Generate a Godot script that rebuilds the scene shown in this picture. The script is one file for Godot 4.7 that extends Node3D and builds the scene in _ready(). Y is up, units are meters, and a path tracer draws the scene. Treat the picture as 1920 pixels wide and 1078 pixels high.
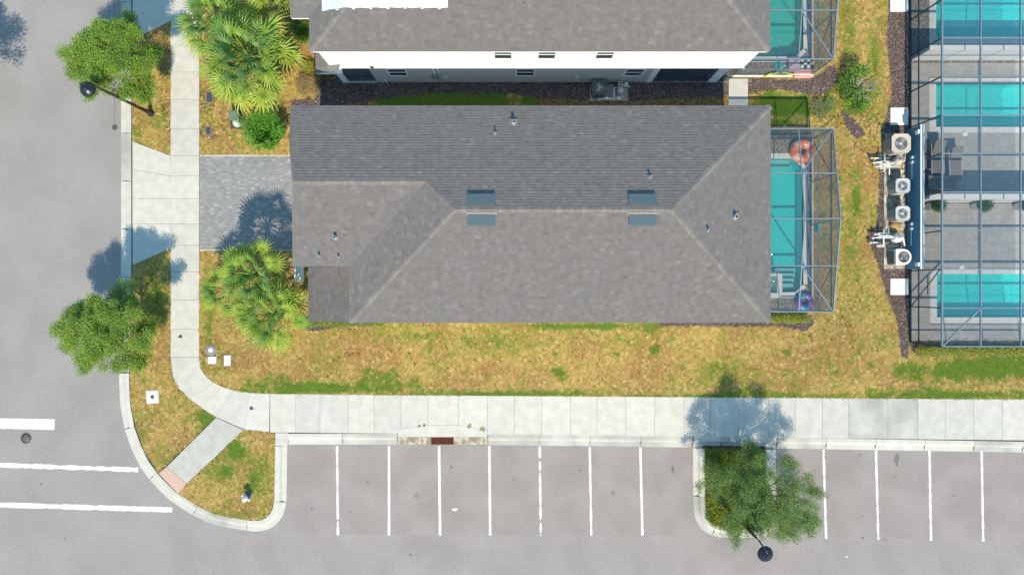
extends Node3D
# Drone view straight down on a two-storey house by a parking row. +x is right in the picture, +z is down, y is up; metres.

const H := 36.8          # flying height of the camera
const F := 1280.0        # its focal length in survey units
const EAVE := 5.5
const PITCH := 0.37
const LAWN := 0.11
const WALK := 0.135

var rng := RandomNumberGenerator.new()
var M := {}
var lawn_noise := FastNoiseLite.new()
var lawn_noise2 := FastNoiseLite.new()
var taken := {}

# ------------------------------------------------------------------ helpers
# survey point -> place on the site at height h (metres)
func g(px: float, py: float, h := 0.0) -> Vector3:
	return Vector3((px - 960.0) * (H - h) / F, h, (py - 539.0) * (H - h) / F)

func g2(px: float, py: float, h := 0.0) -> Vector2:
	var v := g(px, py, h)
	return Vector2(v.x, v.z)

func poly(points: Array, h := 0.12) -> PackedVector2Array:
	var out := PackedVector2Array()
	for p in points:
		out.append(g2(p[0], p[1], h))
	return out

func rect(x0: float, z0: float, x1: float, z1: float) -> PackedVector2Array:
	return PackedVector2Array([Vector2(x0, z0), Vector2(x1, z0), Vector2(x1, z1), Vector2(x0, z1)])

func start() -> SurfaceTool:
	var s := SurfaceTool.new()
	s.begin(Mesh.PRIMITIVE_TRIANGLES)
	s.set_smooth_group(-1)
	return s

func smooth_start() -> SurfaceTool:
	var s := SurfaceTool.new()
	s.begin(Mesh.PRIMITIVE_TRIANGLES)
	s.set_smooth_group(0)
	return s

func tri(s: SurfaceTool, a: Vector3, b: Vector3, c: Vector3) -> void:
	s.add_vertex(a)
	s.add_vertex(b)
	s.add_vertex(c)

func quad(s: SurfaceTool, a: Vector3, b: Vector3, c: Vector3, d: Vector3) -> void:
	tri(s, a, b, c)
	tri(s, a, c, d)

func done(s: SurfaceTool) -> ArrayMesh:
	s.generate_normals()
	return s.commit()

func clockwise(p: PackedVector2Array) -> PackedVector2Array:
	var area := 0.0
	for i in p.size():
		area += p[i].cross(p[(i + 1) % p.size()])
	if area < 0.0:
		p = p.duplicate()
		p.reverse()
	return p

func slab(s: SurfaceTool, p0: PackedVector2Array, y0: float, y1: float, sides := true) -> void:
	var p := clockwise(p0)
	var t := Geometry2D.triangulate_polygon(p)
	for i in range(0, t.size(), 3):
		var a := p[t[i]]
		var b := p[t[i + 1]]
		var c := p[t[i + 2]]
		if (b - a).cross(c - a) < 0.0:
			var k := b
			b = c
			c = k
		tri(s, Vector3(a.x, y1, a.y), Vector3(b.x, y1, b.y), Vector3(c.x, y1, c.y))
	if not sides:
		return
	for i in p.size():
		var a := p[i]
		var b := p[(i + 1) % p.size()]
		quad(s, Vector3(b.x, y1, b.y), Vector3(a.x, y1, a.y), Vector3(a.x, y0, a.y), Vector3(b.x, y0, b.y))

func slab_mesh(p: PackedVector2Array, y0: float, y1: float, sides := true) -> ArrayMesh:
	var s := start()
	slab(s, p, y0, y1, sides)
	return done(s)

func box(s: SurfaceTool, c: Vector3, size: Vector3, b := Basis.IDENTITY) -> void:
	var e := size * 0.5
	var v := []
	for i in 8:
		v.append(c + b * Vector3(e.x if i & 1 else -e.x, e.y if i & 2 else -e.y, e.z if i & 4 else -e.z))
	quad(s, v[2], v[3], v[7], v[6])
	quad(s, v[0], v[4], v[5], v[1])
	quad(s, v[6], v[7], v[5], v[4])
	quad(s, v[3], v[2], v[0], v[1])
	quad(s, v[7], v[3], v[1], v[5])
	quad(s, v[2], v[6], v[4], v[0])

func frame_of(dir: Vector3) -> Basis:
	var up := Vector3.UP if absf(dir.normalized().y) < 0.95 else Vector3.RIGHT
	var x := up.cross(dir).normalized()
	var y := dir.normalized().cross(x).normalized()
	return Basis(x, y, dir.normalized())

func bar(s: SurfaceTool, a: Vector3, b: Vector3, w: float, t: float) -> void:
	box(s, (a + b) * 0.5, Vector3(w, t, (b - a).length()), frame_of(b - a))

func tube(s: SurfaceTool, pts: Array, radii: Array, seg := 8, caps := true) -> void:
	var rings := []
	for i in pts.size():
		var d: Vector3 = (pts[mini(i + 1, pts.size() - 1)] - pts[maxi(i - 1, 0)])
		var b := frame_of(d)
		var ring := []
		for k in seg:
			var a := TAU * k / seg
			ring.append(pts[i] + (b.x * cos(a) + b.y * sin(a)) * float(radii[mini(i, radii.size() - 1)]))
		rings.append(ring)
	for i in pts.size() - 1:
		for k in seg:
			var n := (k + 1) % seg
			quad(s, rings[i][k], rings[i + 1][k], rings[i + 1][n], rings[i][n])
	if caps:
		for k in seg:
			var n := (k + 1) % seg
			tri(s, pts[0], rings[0][k], rings[0][n])
			tri(s, pts[-1], rings[-1][n], rings[-1][k])

func lathe(s: SurfaceTool, c: Vector3, prof: Array, seg := 20) -> void:
	for i in prof.size() - 1:
		for k in seg:
			var a := TAU * k / seg
			var b := TAU * (k + 1) / seg
			var p: Array = prof[i]
			var q: Array = prof[i + 1]
			quad(s, c + Vector3(cos(a) * p[0], p[1], sin(a) * p[0]), c + Vector3(cos(a) * q[0], q[1], sin(a) * q[0]), c + Vector3(cos(b) * q[0], q[1], sin(b) * q[0]), c + Vector3(cos(b) * p[0], p[1], sin(b) * p[0]))

func torus(s: SurfaceTool, c: Vector3, R: float, r: float, seg := 28, ring := 12, a0 := 0.0, a1 := TAU) -> void:
	for i in seg:
		for k in ring:
			var v := []
			for q in [[i, k], [i, k + 1], [i + 1, k + 1], [i + 1, k]]:
				var a: float = a0 + (a1 - a0) * q[0] / seg
				var b: float = TAU * q[1] / ring
				v.append(c + Vector3(cos(a) * (R + r * cos(b)), r * sin(b), sin(a) * (R + r * cos(b))))
			quad(s, v[0], v[1], v[2], v[3])

func part(called: String, mesh: Mesh, m: Material, parent: Node = self) -> MeshInstance3D:
	var o := MeshInstance3D.new()
	o.name = called
	o.mesh = mesh
	o.material_override = m
	parent.add_child(o, true)
	return o

func bx(called: String, c: Vector3, size: Vector3, m: Material, parent: Node, turn := Vector3.ZERO) -> MeshInstance3D:
	var key := "%.3f,%.3f,%.3f" % [size.x, size.y, size.z]
	if not taken.has(key):
		var b := BoxMesh.new()
		b.size = size
		taken[key] = b
	var o := part(called, taken[key], m, parent)
	o.position = c
	o.rotation = turn
	return o

func rod(called: String, a: Vector3, b: Vector3, w: float, t: float, m: Material, parent: Node) -> MeshInstance3D:
	var s := start()
	bar(s, a, b, w, t)
	return part(called, done(s), m, parent)

func pipe(called: String, pts: Array, r: float, m: Material, parent: Node, seg := 8) -> MeshInstance3D:
	var s := smooth_start()
	tube(s, pts, [r], seg)
	return part(called, done(s), m, parent)

var counts := {}
func numbered(called: String) -> String:
	counts[called] = counts.get(called, -1) + 1
	return called if counts[called] == 0 else "%s_%03d" % [called, counts[called]]

func thing(called: String, label: String, category: String, at := Vector3.ZERO, group := "") -> Node3D:
	var o := Node3D.new()
	o.name = numbered(called)
	add_child(o)
	o.position = at
	tag(o, label, category, group)
	return o

func tag(o: Node, label: String, category: String, group := "") -> void:
	o.set_meta("label", label)
	o.set_meta("category", category)
	if group:
		o.set_meta("group", group)

func structure(called: String, mesh: Mesh = null, m: Material = null) -> Node3D:
	var o: Node3D = MeshInstance3D.new() if mesh else Node3D.new()
	o.name = numbered(called)
	if mesh:
		o.mesh = mesh
		o.material_override = m
	o.set_meta("kind", "structure")
	add_child(o)
	return o

func scatter(called: String, mesh: Mesh, m: Material, at: Array, tint: Array, parent: Node = self) -> MultiMeshInstance3D:
	var mm := MultiMesh.new()
	mm.transform_format = MultiMesh.TRANSFORM_3D
	mm.use_colors = true
	mm.mesh = mesh
	mm.instance_count = at.size()
	for i in at.size():
		mm.set_instance_transform(i, at[i])
		mm.set_instance_color(i, tint[i])
	var o := MultiMeshInstance3D.new()
	o.name = numbered(called) if parent == self else called
	o.multimesh = mm
	o.material_override = m
	parent.add_child(o, true)
	return o

# ------------------------------------------------------------------ materials
func lin(r: float, gg: float, b: float) -> Color:
	return Color(r, gg, b).linear_to_srgb()

func mat(c: Color, rough := 0.85, metal := 0.0, tex: Texture2D = null, scale := 0.1, spec := 0.4) -> StandardMaterial3D:
	var m := StandardMaterial3D.new()
	m.albedo_color = Color(c.r, c.g, c.b).linear_to_srgb()
	m.roughness = rough
	m.metallic = metal
	m.metallic_specular = spec
	m.cull_mode = BaseMaterial3D.CULL_DISABLED
	if tex:
		m.albedo_texture = tex
		m.uv1_triplanar = true
		m.uv1_world_triplanar = true
		m.uv1_scale = Vector3.ONE * scale
	return m

func tinted(rough := 0.8, tex: Texture2D = null, scale := 0.2) -> StandardMaterial3D:
	var m := mat(Color.WHITE, rough, 0.0, tex, scale)
	m.vertex_color_use_as_albedo = true
	return m

# a tileable picture of patches (coarse), blotches (middle) and grain (fine), between two tints
func grain(seed_: int, size: int, coarse: float, fine: float, lo: Color, hi: Color, freq := 0.006, speck := 0.0) -> ImageTexture:
	var n := FastNoiseLite.new()
	n.seed = seed_
	n.noise_type = FastNoiseLite.TYPE_SIMPLEX_SMOOTH
	n.frequency = freq
	n.fractal_octaves = 5
	var a := n.get_seamless_image(size, size)
	a.convert(Image.FORMAT_L8)
	var d := a.get_data()
	var out := PackedByteArray()
	out.resize(size * size * 3)
	var r := RandomNumberGenerator.new()
	r.seed = seed_ * 7 + 1
	for i in size * size:
		var t := 0.5 + (d[i] / 255.0 - 0.5) * coarse + (r.randf() - 0.5) * fine
		if speck > 0.0 and r.randf() < speck:
			t += 0.5
		t = clampf(t, 0.0, 1.0)
		out[i * 3] = int(255.0 * lerpf(lo.r, hi.r, t))
		out[i * 3 + 1] = int(255.0 * lerpf(lo.g, hi.g, t))
		out[i * 3 + 2] = int(255.0 * lerpf(lo.b, hi.b, t))
	return ImageTexture.create_from_image(Image.create_from_data(size, size, false, Image.FORMAT_RGB8, out))

func make_materials() -> void:
	var t_asphalt := grain(3, 1024, 0.5, 0.95, Color(0.84, 0.835, 0.83), Color(1, 1, 1), 0.004, 0.004)
	var t_lot := grain(8, 1024, 0.55, 0.95, Color(0.84, 0.83, 0.825), Color(1, 1, 1), 0.005, 0.004)
	var t_conc := grain(5, 1024, 0.9, 0.45, Color(0.91, 0.91, 0.90), Color(1, 1, 1), 0.008)
	var t_dirt := grain(11, 512, 1.2, 0.8, Color(0.55, 0.5, 0.46), Color(1, 1, 1), 0.02)
	var t_mulch := grain(12, 512, 0.8, 1.3, Color(0.45, 0.4, 0.38), Color(1, 1, 1), 0.03)
	var t_roof := grain(14, 512, 0.7, 0.8, Color(0.84, 0.835, 0.83), Color(1, 1, 1), 0.012)
	var t_stucco := grain(15, 256, 0.4, 0.5, Color(0.93, 0.93, 0.93), Color(1, 1, 1), 0.03)
	var t_plaster_caustics := grain(16, 512, 1.6, 0.3, Color(0.70, 0.82, 0.83), Color(1, 1, 1), 0.04)  # plaster grain, with blotches sized like rippling light on a pool floor painted in
	var t_paint := grain(17, 512, 0.9, 0.5, Color(0.88, 0.88, 0.87), Color(1, 1, 1), 0.03)
	M.ground = mat(Color(0.17, 0.17, 0.06), 1.0, 0.0, t_dirt, 0.15, 0.1)
	M.asphalt = mat(Color(0.318, 0.305, 0.302), 0.95, 0.0, t_asphalt, 0.055, 0.2)
	M.lot = mat(Color(0.32, 0.293, 0.284), 0.95, 0.0, t_lot, 0.07, 0.2)
	M.aisle = mat(Color(0.325, 0.302, 0.297), 0.95, 0.0, t_lot, 0.06, 0.2)
	M.seal = mat(Color(0.19, 0.185, 0.19), 0.9, 0.0, t_asphalt, 0.2, 0.2)
	M.stain = mat(Color(0.265, 0.24, 0.238), 0.95, 0.0, t_lot, 0.3, 0.2)
	M.paint = mat(Color(0.68, 0.68, 0.665), 0.8, 0.0, t_paint, 0.25, 0.2)
	M.conc = []
	for k in 5:
		var v: float = [0.53, 0.515, 0.545, 0.50, 0.535][k]
		var c := mat(Color(v, v * [0.98, 0.985, 0.985, 0.985, 0.975][k], v * [0.90, 0.915, 0.91, 0.915, 0.89][k]), 0.95, 0.0, t_conc, 0.13 + 0.02 * k, 0.2)
		c.uv1_offset = Vector3(0.37 * k, 0.0, 0.61 * k)
		M.conc.append(c)
	M.conc_dirty = mat(Color(0.465, 0.458, 0.425), 0.95, 0.0, grain(21, 512, 1.4, 0.4, Color(0.84, 0.84, 0.84), Color(1, 1, 1), 0.006), 0.16, 0.2)
	M.ramp = mat(Color(0.445, 0.438, 0.41), 0.95, 0.0, t_conc, 0.2, 0.2)
	M.gutter = mat(Color(0.50, 0.46, 0.38), 0.95, 0.0, grain(22, 512, 1.8, 0.4, Color(0.7, 0.68, 0.64), Color(1, 1, 1), 0.015), 0.3, 0.2)
	M.tactile = mat(Color(0.55, 0.385, 0.31), 0.85, 0.0, t_stucco, 1.0, 0.2)
	M.rust = mat(Color(0.27, 0.055, 0.02), 0.75, 0.2, t_dirt, 1.5, 0.3)
	M.void_ = mat(Color(0.02, 0.018, 0.016), 0.9)
	M.soil = mat(Color(0.30, 0.21, 0.10), 1.0, 0.0, t_dirt, 0.35, 0.1)
	M.mulch = mat(Color(0.17, 0.128, 0.118), 1.0, 0.0, t_mulch, 0.5, 0.1)
	M.sand = mat(Color(0.50, 0.40, 0.29), 1.0, 0.0, t_dirt, 0.4, 0.1)
	M.shingle = tinted(0.95, t_roof, 0.35)
	M.drip = mat(Color(0.17, 0.155, 0.15), 0.6, 0.3)
	M.white_trim = mat(Color(0.78, 0.78, 0.77), 0.6)
	M.white_wall = mat(Color(0.78, 0.80, 0.82), 0.9, 0.0, t_stucco, 0.5, 0.2)
	M.grey_wall = mat(Color(0.49, 0.49, 0.49), 0.9, 0.0, t_stucco, 0.5, 0.2)
	M.shade_blue_wall = mat(Color(0.10, 0.24, 0.36), 0.9, 0.0, t_stucco, 0.5, 0.2)  # white wall in shade: the blue of the shade is put into the colour
	M.glass = mat(Color(0.03, 0.045, 0.05), 0.08, 0.0, null, 1.0, 0.6)
	M.vent = mat(Color(0.06, 0.10, 0.125), 0.7, 0.0)
	M.pvc = mat(Color(0.72, 0.73, 0.72), 0.5)
	M.lead = mat(Color(0.45, 0.5, 0.53), 0.45, 0.6)
	M.cage = mat(Color(0.19, 0.25, 0.29), 0.4, 0.3, null, 1.0, 0.6)
	M.cage_dark = mat(Color(0.05, 0.065, 0.08), 0.45, 0.3)
	M.screen = mat(Color(0.045, 0.08, 0.115), 0.9, 0.0, null, 1.0, 0.1)
	M.screen.transparency = BaseMaterial3D.TRANSPARENCY_ALPHA
	M.screen.albedo_color.a = 0.36
	M.deck = mat(Color(0.36, 0.335, 0.31), 0.95, 0.0, grain(23, 512, 1.4, 0.7, Color(0.62, 0.6, 0.58), Color(1, 1, 1), 0.03), 0.35, 0.2)
	M.deck_tile = tinted(0.9, t_conc, 0.5)
	M.coping = mat(Color(0.74, 0.74, 0.72), 0.8, 0.0, t_conc, 0.3, 0.2)
	M.plaster = mat(Color(0.03, 0.80, 0.78), 0.8, 0.0, t_plaster_caustics, 0.4, 0.2)
	M.plaster_green = mat(Color(0.035, 0.62, 0.48), 0.8, 0.0, t_plaster_caustics, 0.4, 0.2)
	M.plaster_pale = mat(Color(0.30, 0.70, 0.68), 0.8, 0.0, t_plaster_caustics, 0.9, 0.2)
	var rip := FastNoiseLite.new()
	rip.seed = 31
	rip.frequency = 0.03
	rip.fractal_octaves = 2
	var rt := NoiseTexture2D.new()
	rt.noise = rip
	rt.seamless = true
	rt.width = 256
	rt.height = 256
	rt.as_normal_map = true
	rt.bump_strength = 6.0
	M.water = mat(Color(0.25, 0.75, 0.75), 0.04, 0.0, null, 1.0, 0.5)
	M.water.transparency = BaseMaterial3D.TRANSPARENCY_ALPHA
	M.water.albedo_color.a = 0.12
	M.water.normal_enabled = true
	M.water.normal_texture = rt
	M.water.uv1_triplanar = true
	M.water.uv1_world_triplanar = true
	M.water.uv1_scale = Vector3.ONE * 0.7
	M.tarp = mat(Color(0.62, 0.66, 0.70), 0.55, 0.0, t_stucco, 0.8, 0.5)
	M.bark = mat(Color(0.13, 0.105, 0.085), 0.95, 0.0, t_mulch, 1.5, 0.1)
	M.palm_trunk = mat(Color(0.20, 0.16, 0.12), 0.95, 0.0, t_mulch, 2.0, 0.1)
	M.leaf = tinted(0.6)
	M.leaf.backlight_enabled = true
	M.leaf.backlight = lin(0.10, 0.16, 0.015)
	M.palm = []
	for c in [Color(0.17, 0.27, 0.04), Color(0.27, 0.36, 0.05), Color(0.10, 0.20, 0.045), Color(0.33, 0.40, 0.05), Color(0.42, 0.41, 0.05), Color(0.30, 0.22, 0.10)]:
		var p := mat(c, 0.5, 0.0, null, 1.0, 0.45)
		p.backlight_enabled = true
		p.backlight = Color(c.r * 0.5, c.g * 0.6, c.b * 0.3).linear_to_srgb()
		M.palm.append(p)
	M.blade = tinted(0.9)
	M.blade.backlight_enabled = true
	M.blade.backlight = lin(0.08, 0.07, 0.01)
	M.chip = tinted(1.0)
	M.lamp_metal = mat(Color(0.022, 0.028, 0.038), 0.35, 0.5, null, 1.0, 0.6)
	M.lamp_pole = mat(Color(0.05, 0.04, 0.035), 0.5, 0.3)
	M.lens = mat(Color(0.6, 0.6, 0.58), 0.3)
	M.iron = mat(Color(0.17, 0.17, 0.175), 0.7, 0.4, t_dirt, 2.0, 0.4)
	M.lid_dark = mat(Color(0.045, 0.055, 0.075), 0.6)
	M.lid_pale = mat(Color(0.74, 0.78, 0.74), 0.6)
	M.lid_grey = mat(Color(0.36, 0.38, 0.39), 0.8, 0.0, t_dirt, 2.0)
	M.ped = mat(Color(0.13, 0.19, 0.13), 0.55)
	M.ped_pale = mat(Color(0.42, 0.58, 0.48), 0.5)
	M.hyd_blue = mat(Color(0.06, 0.13, 0.26), 0.45)
	M.hyd_white = mat(Color(0.78, 0.8, 0.8), 0.4)
	M.ac_tan = mat(Color(0.50, 0.45, 0.38), 0.55, 0.1)
	M.ac_grey = mat(Color(0.50, 0.51, 0.52), 0.5, 0.2)
	M.ac_dark = mat(Color(0.10, 0.11, 0.11), 0.6, 0.2)
	M.ac_side = mat(Color(0.16, 0.17, 0.17), 0.7, 0.2)
	M.heater = mat(Color(0.75, 0.75, 0.73), 0.5)
	M.fan = mat(Color(0.30, 0.33, 0.35), 0.4, 0.5)
	M.rock = [mat(Color(0.48, 0.42, 0.32), 0.95), mat(Color(0.36, 0.30, 0.23), 0.95), mat(Color(0.58, 0.54, 0.46), 0.95)]

# ------------------------------------------------------------------ camera, sky, sun
func camera_and_light() -> void:
	var cam := Camera3D.new()
	cam.name = "camera"
	cam.position = Vector3(0, H, 0)
	cam.rotation_degrees = Vector3(-90, 0, 0)
	cam.fov = rad_to_deg(2.0 * atan(539.0 / F))
	cam.near = 0.1
	cam.far = 900.0
	add_child(cam)
	cam.current = true
	var sky_mat := ProceduralSkyMaterial.new()
	sky_mat.sky_top_color = lin(0.185, 0.395, 0.62)
	sky_mat.sky_horizon_color = lin(0.46, 0.60, 0.72)
	sky_mat.sky_curve = 0.16
	sky_mat.ground_bottom_color = lin(0.2, 0.2, 0.17)
	sky_mat.ground_horizon_color = lin(0.4, 0.5, 0.6)
	sky_mat.sun_angle_max = 12.0
	var sky := Sky.new()
	sky.sky_material = sky_mat
	var env := Environment.new()
	env.background_mode = Environment.BG_SKY
	env.sky = sky
	env.tonemap_mode = Environment.TONE_MAPPER_LINEAR
	env.tonemap_exposure = 1.52
	env.sdfgi_enabled = true
	env.ssao_enabled = true
	env.ssil_enabled = true
	var we := WorldEnvironment.new()
	we.name = "world_environment"
	we.environment = env
	add_child(we)
	var sun := DirectionalLight3D.new()
	sun.name = "sun"
	var elev := deg_to_rad(48.0)
	var az := deg_to_rad(6.0)
	var to_sun := Vector3(sin(az) * cos(elev), sin(elev), cos(az) * cos(elev))
	sun.look_at_from_position(to_sun * 100.0, Vector3.ZERO, Vector3.UP)
	sun.light_energy = 1.3
	sun.light_color = lin(1.0, 0.865, 0.675)
	sun.light_angular_distance = 0.55
	sun.shadow_enabled = true
	add_child(sun)

# ------------------------------------------------------------------ ground, roads, walks
func worn_stripe(parent: Node, called: String, a: Vector3, b: Vector3, w: float, wear: float, seed_: int) -> void:
	var r := RandomNumberGenerator.new()
	r.seed = seed_
	var n := FastNoiseLite.new()
	n.seed = seed_
	n.frequency = 0.5
	n.fractal_octaves = 3
	var d := (b - a)
	var side := d.cross(Vector3.UP).normalized()
	var steps := int(d.length() / 0.07)
	var s := start()
	var prev := []
	for i in steps + 1:
		var t := float(i) / steps
		var v := n.get_noise_1d(t * d.length() * 3.0)
		var k := 1.0 - wear * clampf(v * 1.6 + 0.25, 0.0, 1.0)
		var off := r.randf_range(-0.006, 0.006) - wear * 0.006 * n.get_noise_1d(t * 40.0 + 90.0)
		var p := a + d * t + side * off
		var hw := w * 0.5 * k
		var row := [p - side * (hw + r.randf_range(0, 0.007)), p + side * (hw + r.randf_range(0, 0.007))]
		if prev and not (wear > 0.5 and v > 0.42):
			quad(s, prev[0], prev[1], row[1], row[0])
		prev = row
	part(called, done(s), M.paint, parent)

func sweep_curb(parent: Node, path: PackedVector2Array, left: bool, prof: Array, length: float, seed_: int) -> void:
	var c := Curve2D.new()
	for p in path:
		c.add_point(p)
	c.bake_interval = 0.1
	var total := c.get_baked_length()
	var n := int(ceil(total / length))
	for k in n:
		var d0 := total * k / n + (0.008 if k else 0.0)
		var d1 := total * (k + 1) / n - (0.008 if k < n - 1 else 0.0)
		var steps := maxi(1, int((d1 - d0) / 0.35))
		var s := start()
		var prev := []
		for i in steps + 1:
			var d := lerpf(d0, d1, float(i) / steps)
			var p := c.sample_baked(d)
			var tg := (c.sample_baked(minf(d + 0.25, total)) - c.sample_baked(maxf(d - 0.25, 0.0))).normalized()
			var nn := Vector2(tg.y, -tg.x) if left else Vector2(-tg.y, tg.x)
			var row := []
			for q in prof:
				row.append(Vector3(p.x + nn.x * q[0], q[1], p.y + nn.y * q[0]))
			row.append(Vector3(p.x + nn.x * prof[-1][0], -0.02, p.y + nn.y * prof[-1][0]))
			if prev:
				for j in row.size() - 1:
					if left:
						quad(s, prev[j], prev[j + 1], row[j + 1], row[j])
					else:
						quad(s, prev[j], row[j], row[j + 1], prev[j + 1])
			if i == 0 or i == steps:
				for j in range(1, row.size() - 1):
					tri(s, row[0], row[j], row[j + 1])
			prev = row
		part("curb_section", done(s), M.conc_dirty if seed_ == 3 or (k + seed_) % 4 == 1 else M.conc[(k * 3 + seed_) % 5], parent)

func make_ground() -> void:
	# the ground sheet is dug out where the pools are
	var s := start()
	for q in [[-400, -400, 400, -25], [-400, -25, 11.7, 3.2], [31, -25, 400, 3.2], [-400, 3.2, 400, 400]]:
		slab(s, rect(q[0], q[1], q[2], q[3]), -0.3, -0.06, false)
	structure("ground", done(s), M.ground)
	s = start()
	for q in [[-60, -60, 11.7, 6], [-60, 6, 60, 60]]:
		slab(s, rect(q[0], q[1], q[2], q[3]), -0.1, 0.0, false)
	var street := structure("street", done(s), M.asphalt)
	# the seam and the valve box out in the street
	var lot := structure("parking_lot", slab_mesh(poly([[537, 826], [915, 828], [1160, 830], [1540, 834], [2010, 842], [2010, 1015], [1540, 1007], [1160, 1004], [800, 1003], [520, 1000]], 0.0), -0.02, 0.004, false), M.lot)
	structure("drive_aisle", slab_mesh(poly([[430, 1000], [520, 1000], [800, 1003], [1160, 1004], [1540, 1007], [2010, 1015], [2010, 1300], [300, 1300]], 0.0), -0.02, 0.003, false), M.aisle)
	var lines := [[631.5, 633, 0.8], [729, 729, 0.1], [823, 825, 0.12], [917.5, 919, 0.15], [1012, 1014, 0.7], [1106, 1109, 0.5], [1201, 1205, 0.2], [1545, 1550, 0.45], [1643.5, 1648, 0.5], [1744, 1747, 0.45], [1842, 1845, 0.5], [1941, 1944, 0.4]]
	for i in lines.size():
		var l: Array = lines[i]
		var y := 836.0 + maxf(0.0, (l[0] - 900.0) * 0.0105)
		worn_stripe(lot, "stall_line", g(l[0], y, 0.008), g(l[1], 1004.0 + maxf(0.0, (l[0] - 1200.0) * 0.018), 0.008), 0.135, l[2] * 0.8, 40 + i)
	worn_stripe(street, "stop_bar", g(-60, 793, 0.004), g(101, 796, 0.004), 0.58, 0.06, 61)
	worn_stripe(street, "crosswalk_line", g(-60, 870, 0.004), g(258, 881, 0.004), 0.27, 0.35, 62)
	worn_stripe(street, "crosswalk_line", g(-60, 945, 0.004), g(322, 956, 0.004), 0.29, 0.25, 63)
	# sealed saw cut leading to the valve
	part("sealed_cut", slab_mesh(poly([[212, -60], [213.4, -60], [214.6, 238], [213.2, 238]], 0.0), 0.0, 0.004, false), M.seal, street)
	part("sealed_cut", slab_mesh(poly([[196, -60], [197.2, -60], [206, 60], [204.9, 60]], 0.0), 0.0, 0.004, false), M.seal, street)
	var v := thing("valve_cover", "small round iron valve cover in the street at the end of a sealed cut", "valve cover", g(214, 239, 0.0))
	s = smooth_start()
	lathe(s, Vector3.ZERO, [[0.0, 0.012], [0.1, 0.012], [0.115, 0.006], [0.12, 0.0]], 16)
	part("lid", done(s), M.iron, v)
	s = smooth_start()
	lathe(s, Vector3.ZERO, [[0.125, 0.009], [0.165, 0.009], [0.17, 0.0]], 16)
	part("ring", done(s), M.seal, v)
	var mh := thing("manhole_cover", "round grey iron manhole cover in the street below the stop bar", "manhole cover", g(47.5, 821.5, 0.0))
	s = smooth_start()
	lathe(s, Vector3.ZERO, [[0.0, 0.010], [0.27, 0.010], [0.272, 0.002]], 28)
	part("lid", done(s), M.iron, mh)
	s = smooth_start()
	lathe(s, Vector3.ZERO, [[0.278, 0.002], [0.28, 0.014], [0.325, 0.014], [0.335, 0.0]], 28)
	part("ring", done(s), M.lid_grey, mh)
	for k in 5:
		bx("rib", Vector3(0, 0.012, -0.16 + 0.08 * k), Vector3(0.38 - 0.1 * absf(k - 2), 0.008, 0.02), M.lid_grey, mh)

	# oil spots and scuffs in the bays
	var rr := RandomNumberGenerator.new()
	rr.seed = 9
	for q in [[1682, 862, 5, 14], [1678, 893, 5, 5], [1262, 880, 4, 8], [1614, 853, 5, 3], [584, 953, 2.5, 3], [657, 960, 2, 2], [846, 876, 3, 3], [1088, 882, 2, 2.5], [1618, 1008, 3, 3], [1617, 968, 2, 2], [1660, 1012, 6, 3], [690, 905, 6, 4], [780, 930, 5, 5], [965, 900, 6, 4], [1150, 925, 5, 6], [1790, 930, 2.5, 2], [75, 908, 3, 2], [120, 1010, 2, 2], [770, 1040, 3, 2]]:
		var blot := PackedVector2Array()
		var bc := g2(q[0], q[1])
		for i in 14:
			var a := TAU * i / 14.0
			blot.append(bc + Vector2(cos(a) * q[2], sin(a) * q[3]) / 34.8 * rr.randf_range(0.6, 1.15))
		part("oil_stain", slab_mesh(blot, 0.0, 0.0075, false), M.seal if q[2] < 4.5 or q[3] > 10 else M.stain, lot)
	# lawns: the soil sheets the grass grows on
	s = start()
	var south := poly([[2020, 751], [1160, 743], [760, 741], [506, 738.5], [450, 734.7], [424.7, 728], [402.5, 719], [386, 706], [375, 691], [372.5, 680]], LAWN)
	var xl := south[-1].x
	south.append(Vector2(xl, 2.95))
	south.append(Vector2(south[0].x, 2.95))
	slab(s, south, -0.05, LAWN, false)
	for q in [[xl, -25, 11.65, 2.95], [11.65, 1.2, 16.1, 2.95], [11.65, -11.4, 16.1, -7.9], [16.1, -25, 21.45, 2.95], [21.45, 2.85, 31, 2.95]]:
		slab(s, rect(q[0], q[1], q[2], q[3]), -0.05, LAWN, false)
	structure("lawn", done(s), M.soil)
	structure("verge", slab_mesh(poly([[247.5, 75], [320, 40], [320, 292], [247.5, 264]], LAWN), -0.05, LAWN), M.soil)
	structure("verge", slab_mesh(verge2, -0.05, LAWN), M.soil)
	structure("verge", slab_mesh(verge3, -0.05, LAWN), M.soil)
	structure("planting_island", slab_mesh(poly([[1319, 836], [1436, 838], [1436, 990], [1425, 995], [1356, 995], [1344, 992], [1330, 983], [1321, 970]], LAWN), -0.05, LAWN), M.mulch)

	# kerbs
	var kerb := [[0.0, 0.006], [0.26, 0.018], [0.31, 0.085], [0.36, 0.125], [0.42, 0.14], [0.61, 0.14]]
	var roll := [[0.0, 0.006], [0.3, 0.02], [0.302, 0.012], [0.31, 0.03], [0.6, 0.11]]
	var kc := structure("street_curb")
	sweep_curb(kc, poly([[226, -80], [226, 250]], 0.0), true, roll, 3.0, 0)
	sweep_curb(kc, poly([[226, 250.3], [226, 500], [224.5, 600], [222, 699]], 0.0), true, roll, 3.0, 1)
	sweep_curb(kc, poly([[222, 700], [223, 735], [224.5, 761], [232.6, 805.5], [245.6, 842.5], [262, 876], [284, 905], [317.6, 938.5], [354.5, 962.5], [391, 981], [428, 990], [472.7, 996.5], [495, 995.7], [517, 984.6], [531.8, 964], [536.5, 938.5], [537.7, 836]], 0.0), true, kerb, 3.1, 2)
	var pk := structure("parking_curb")
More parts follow.
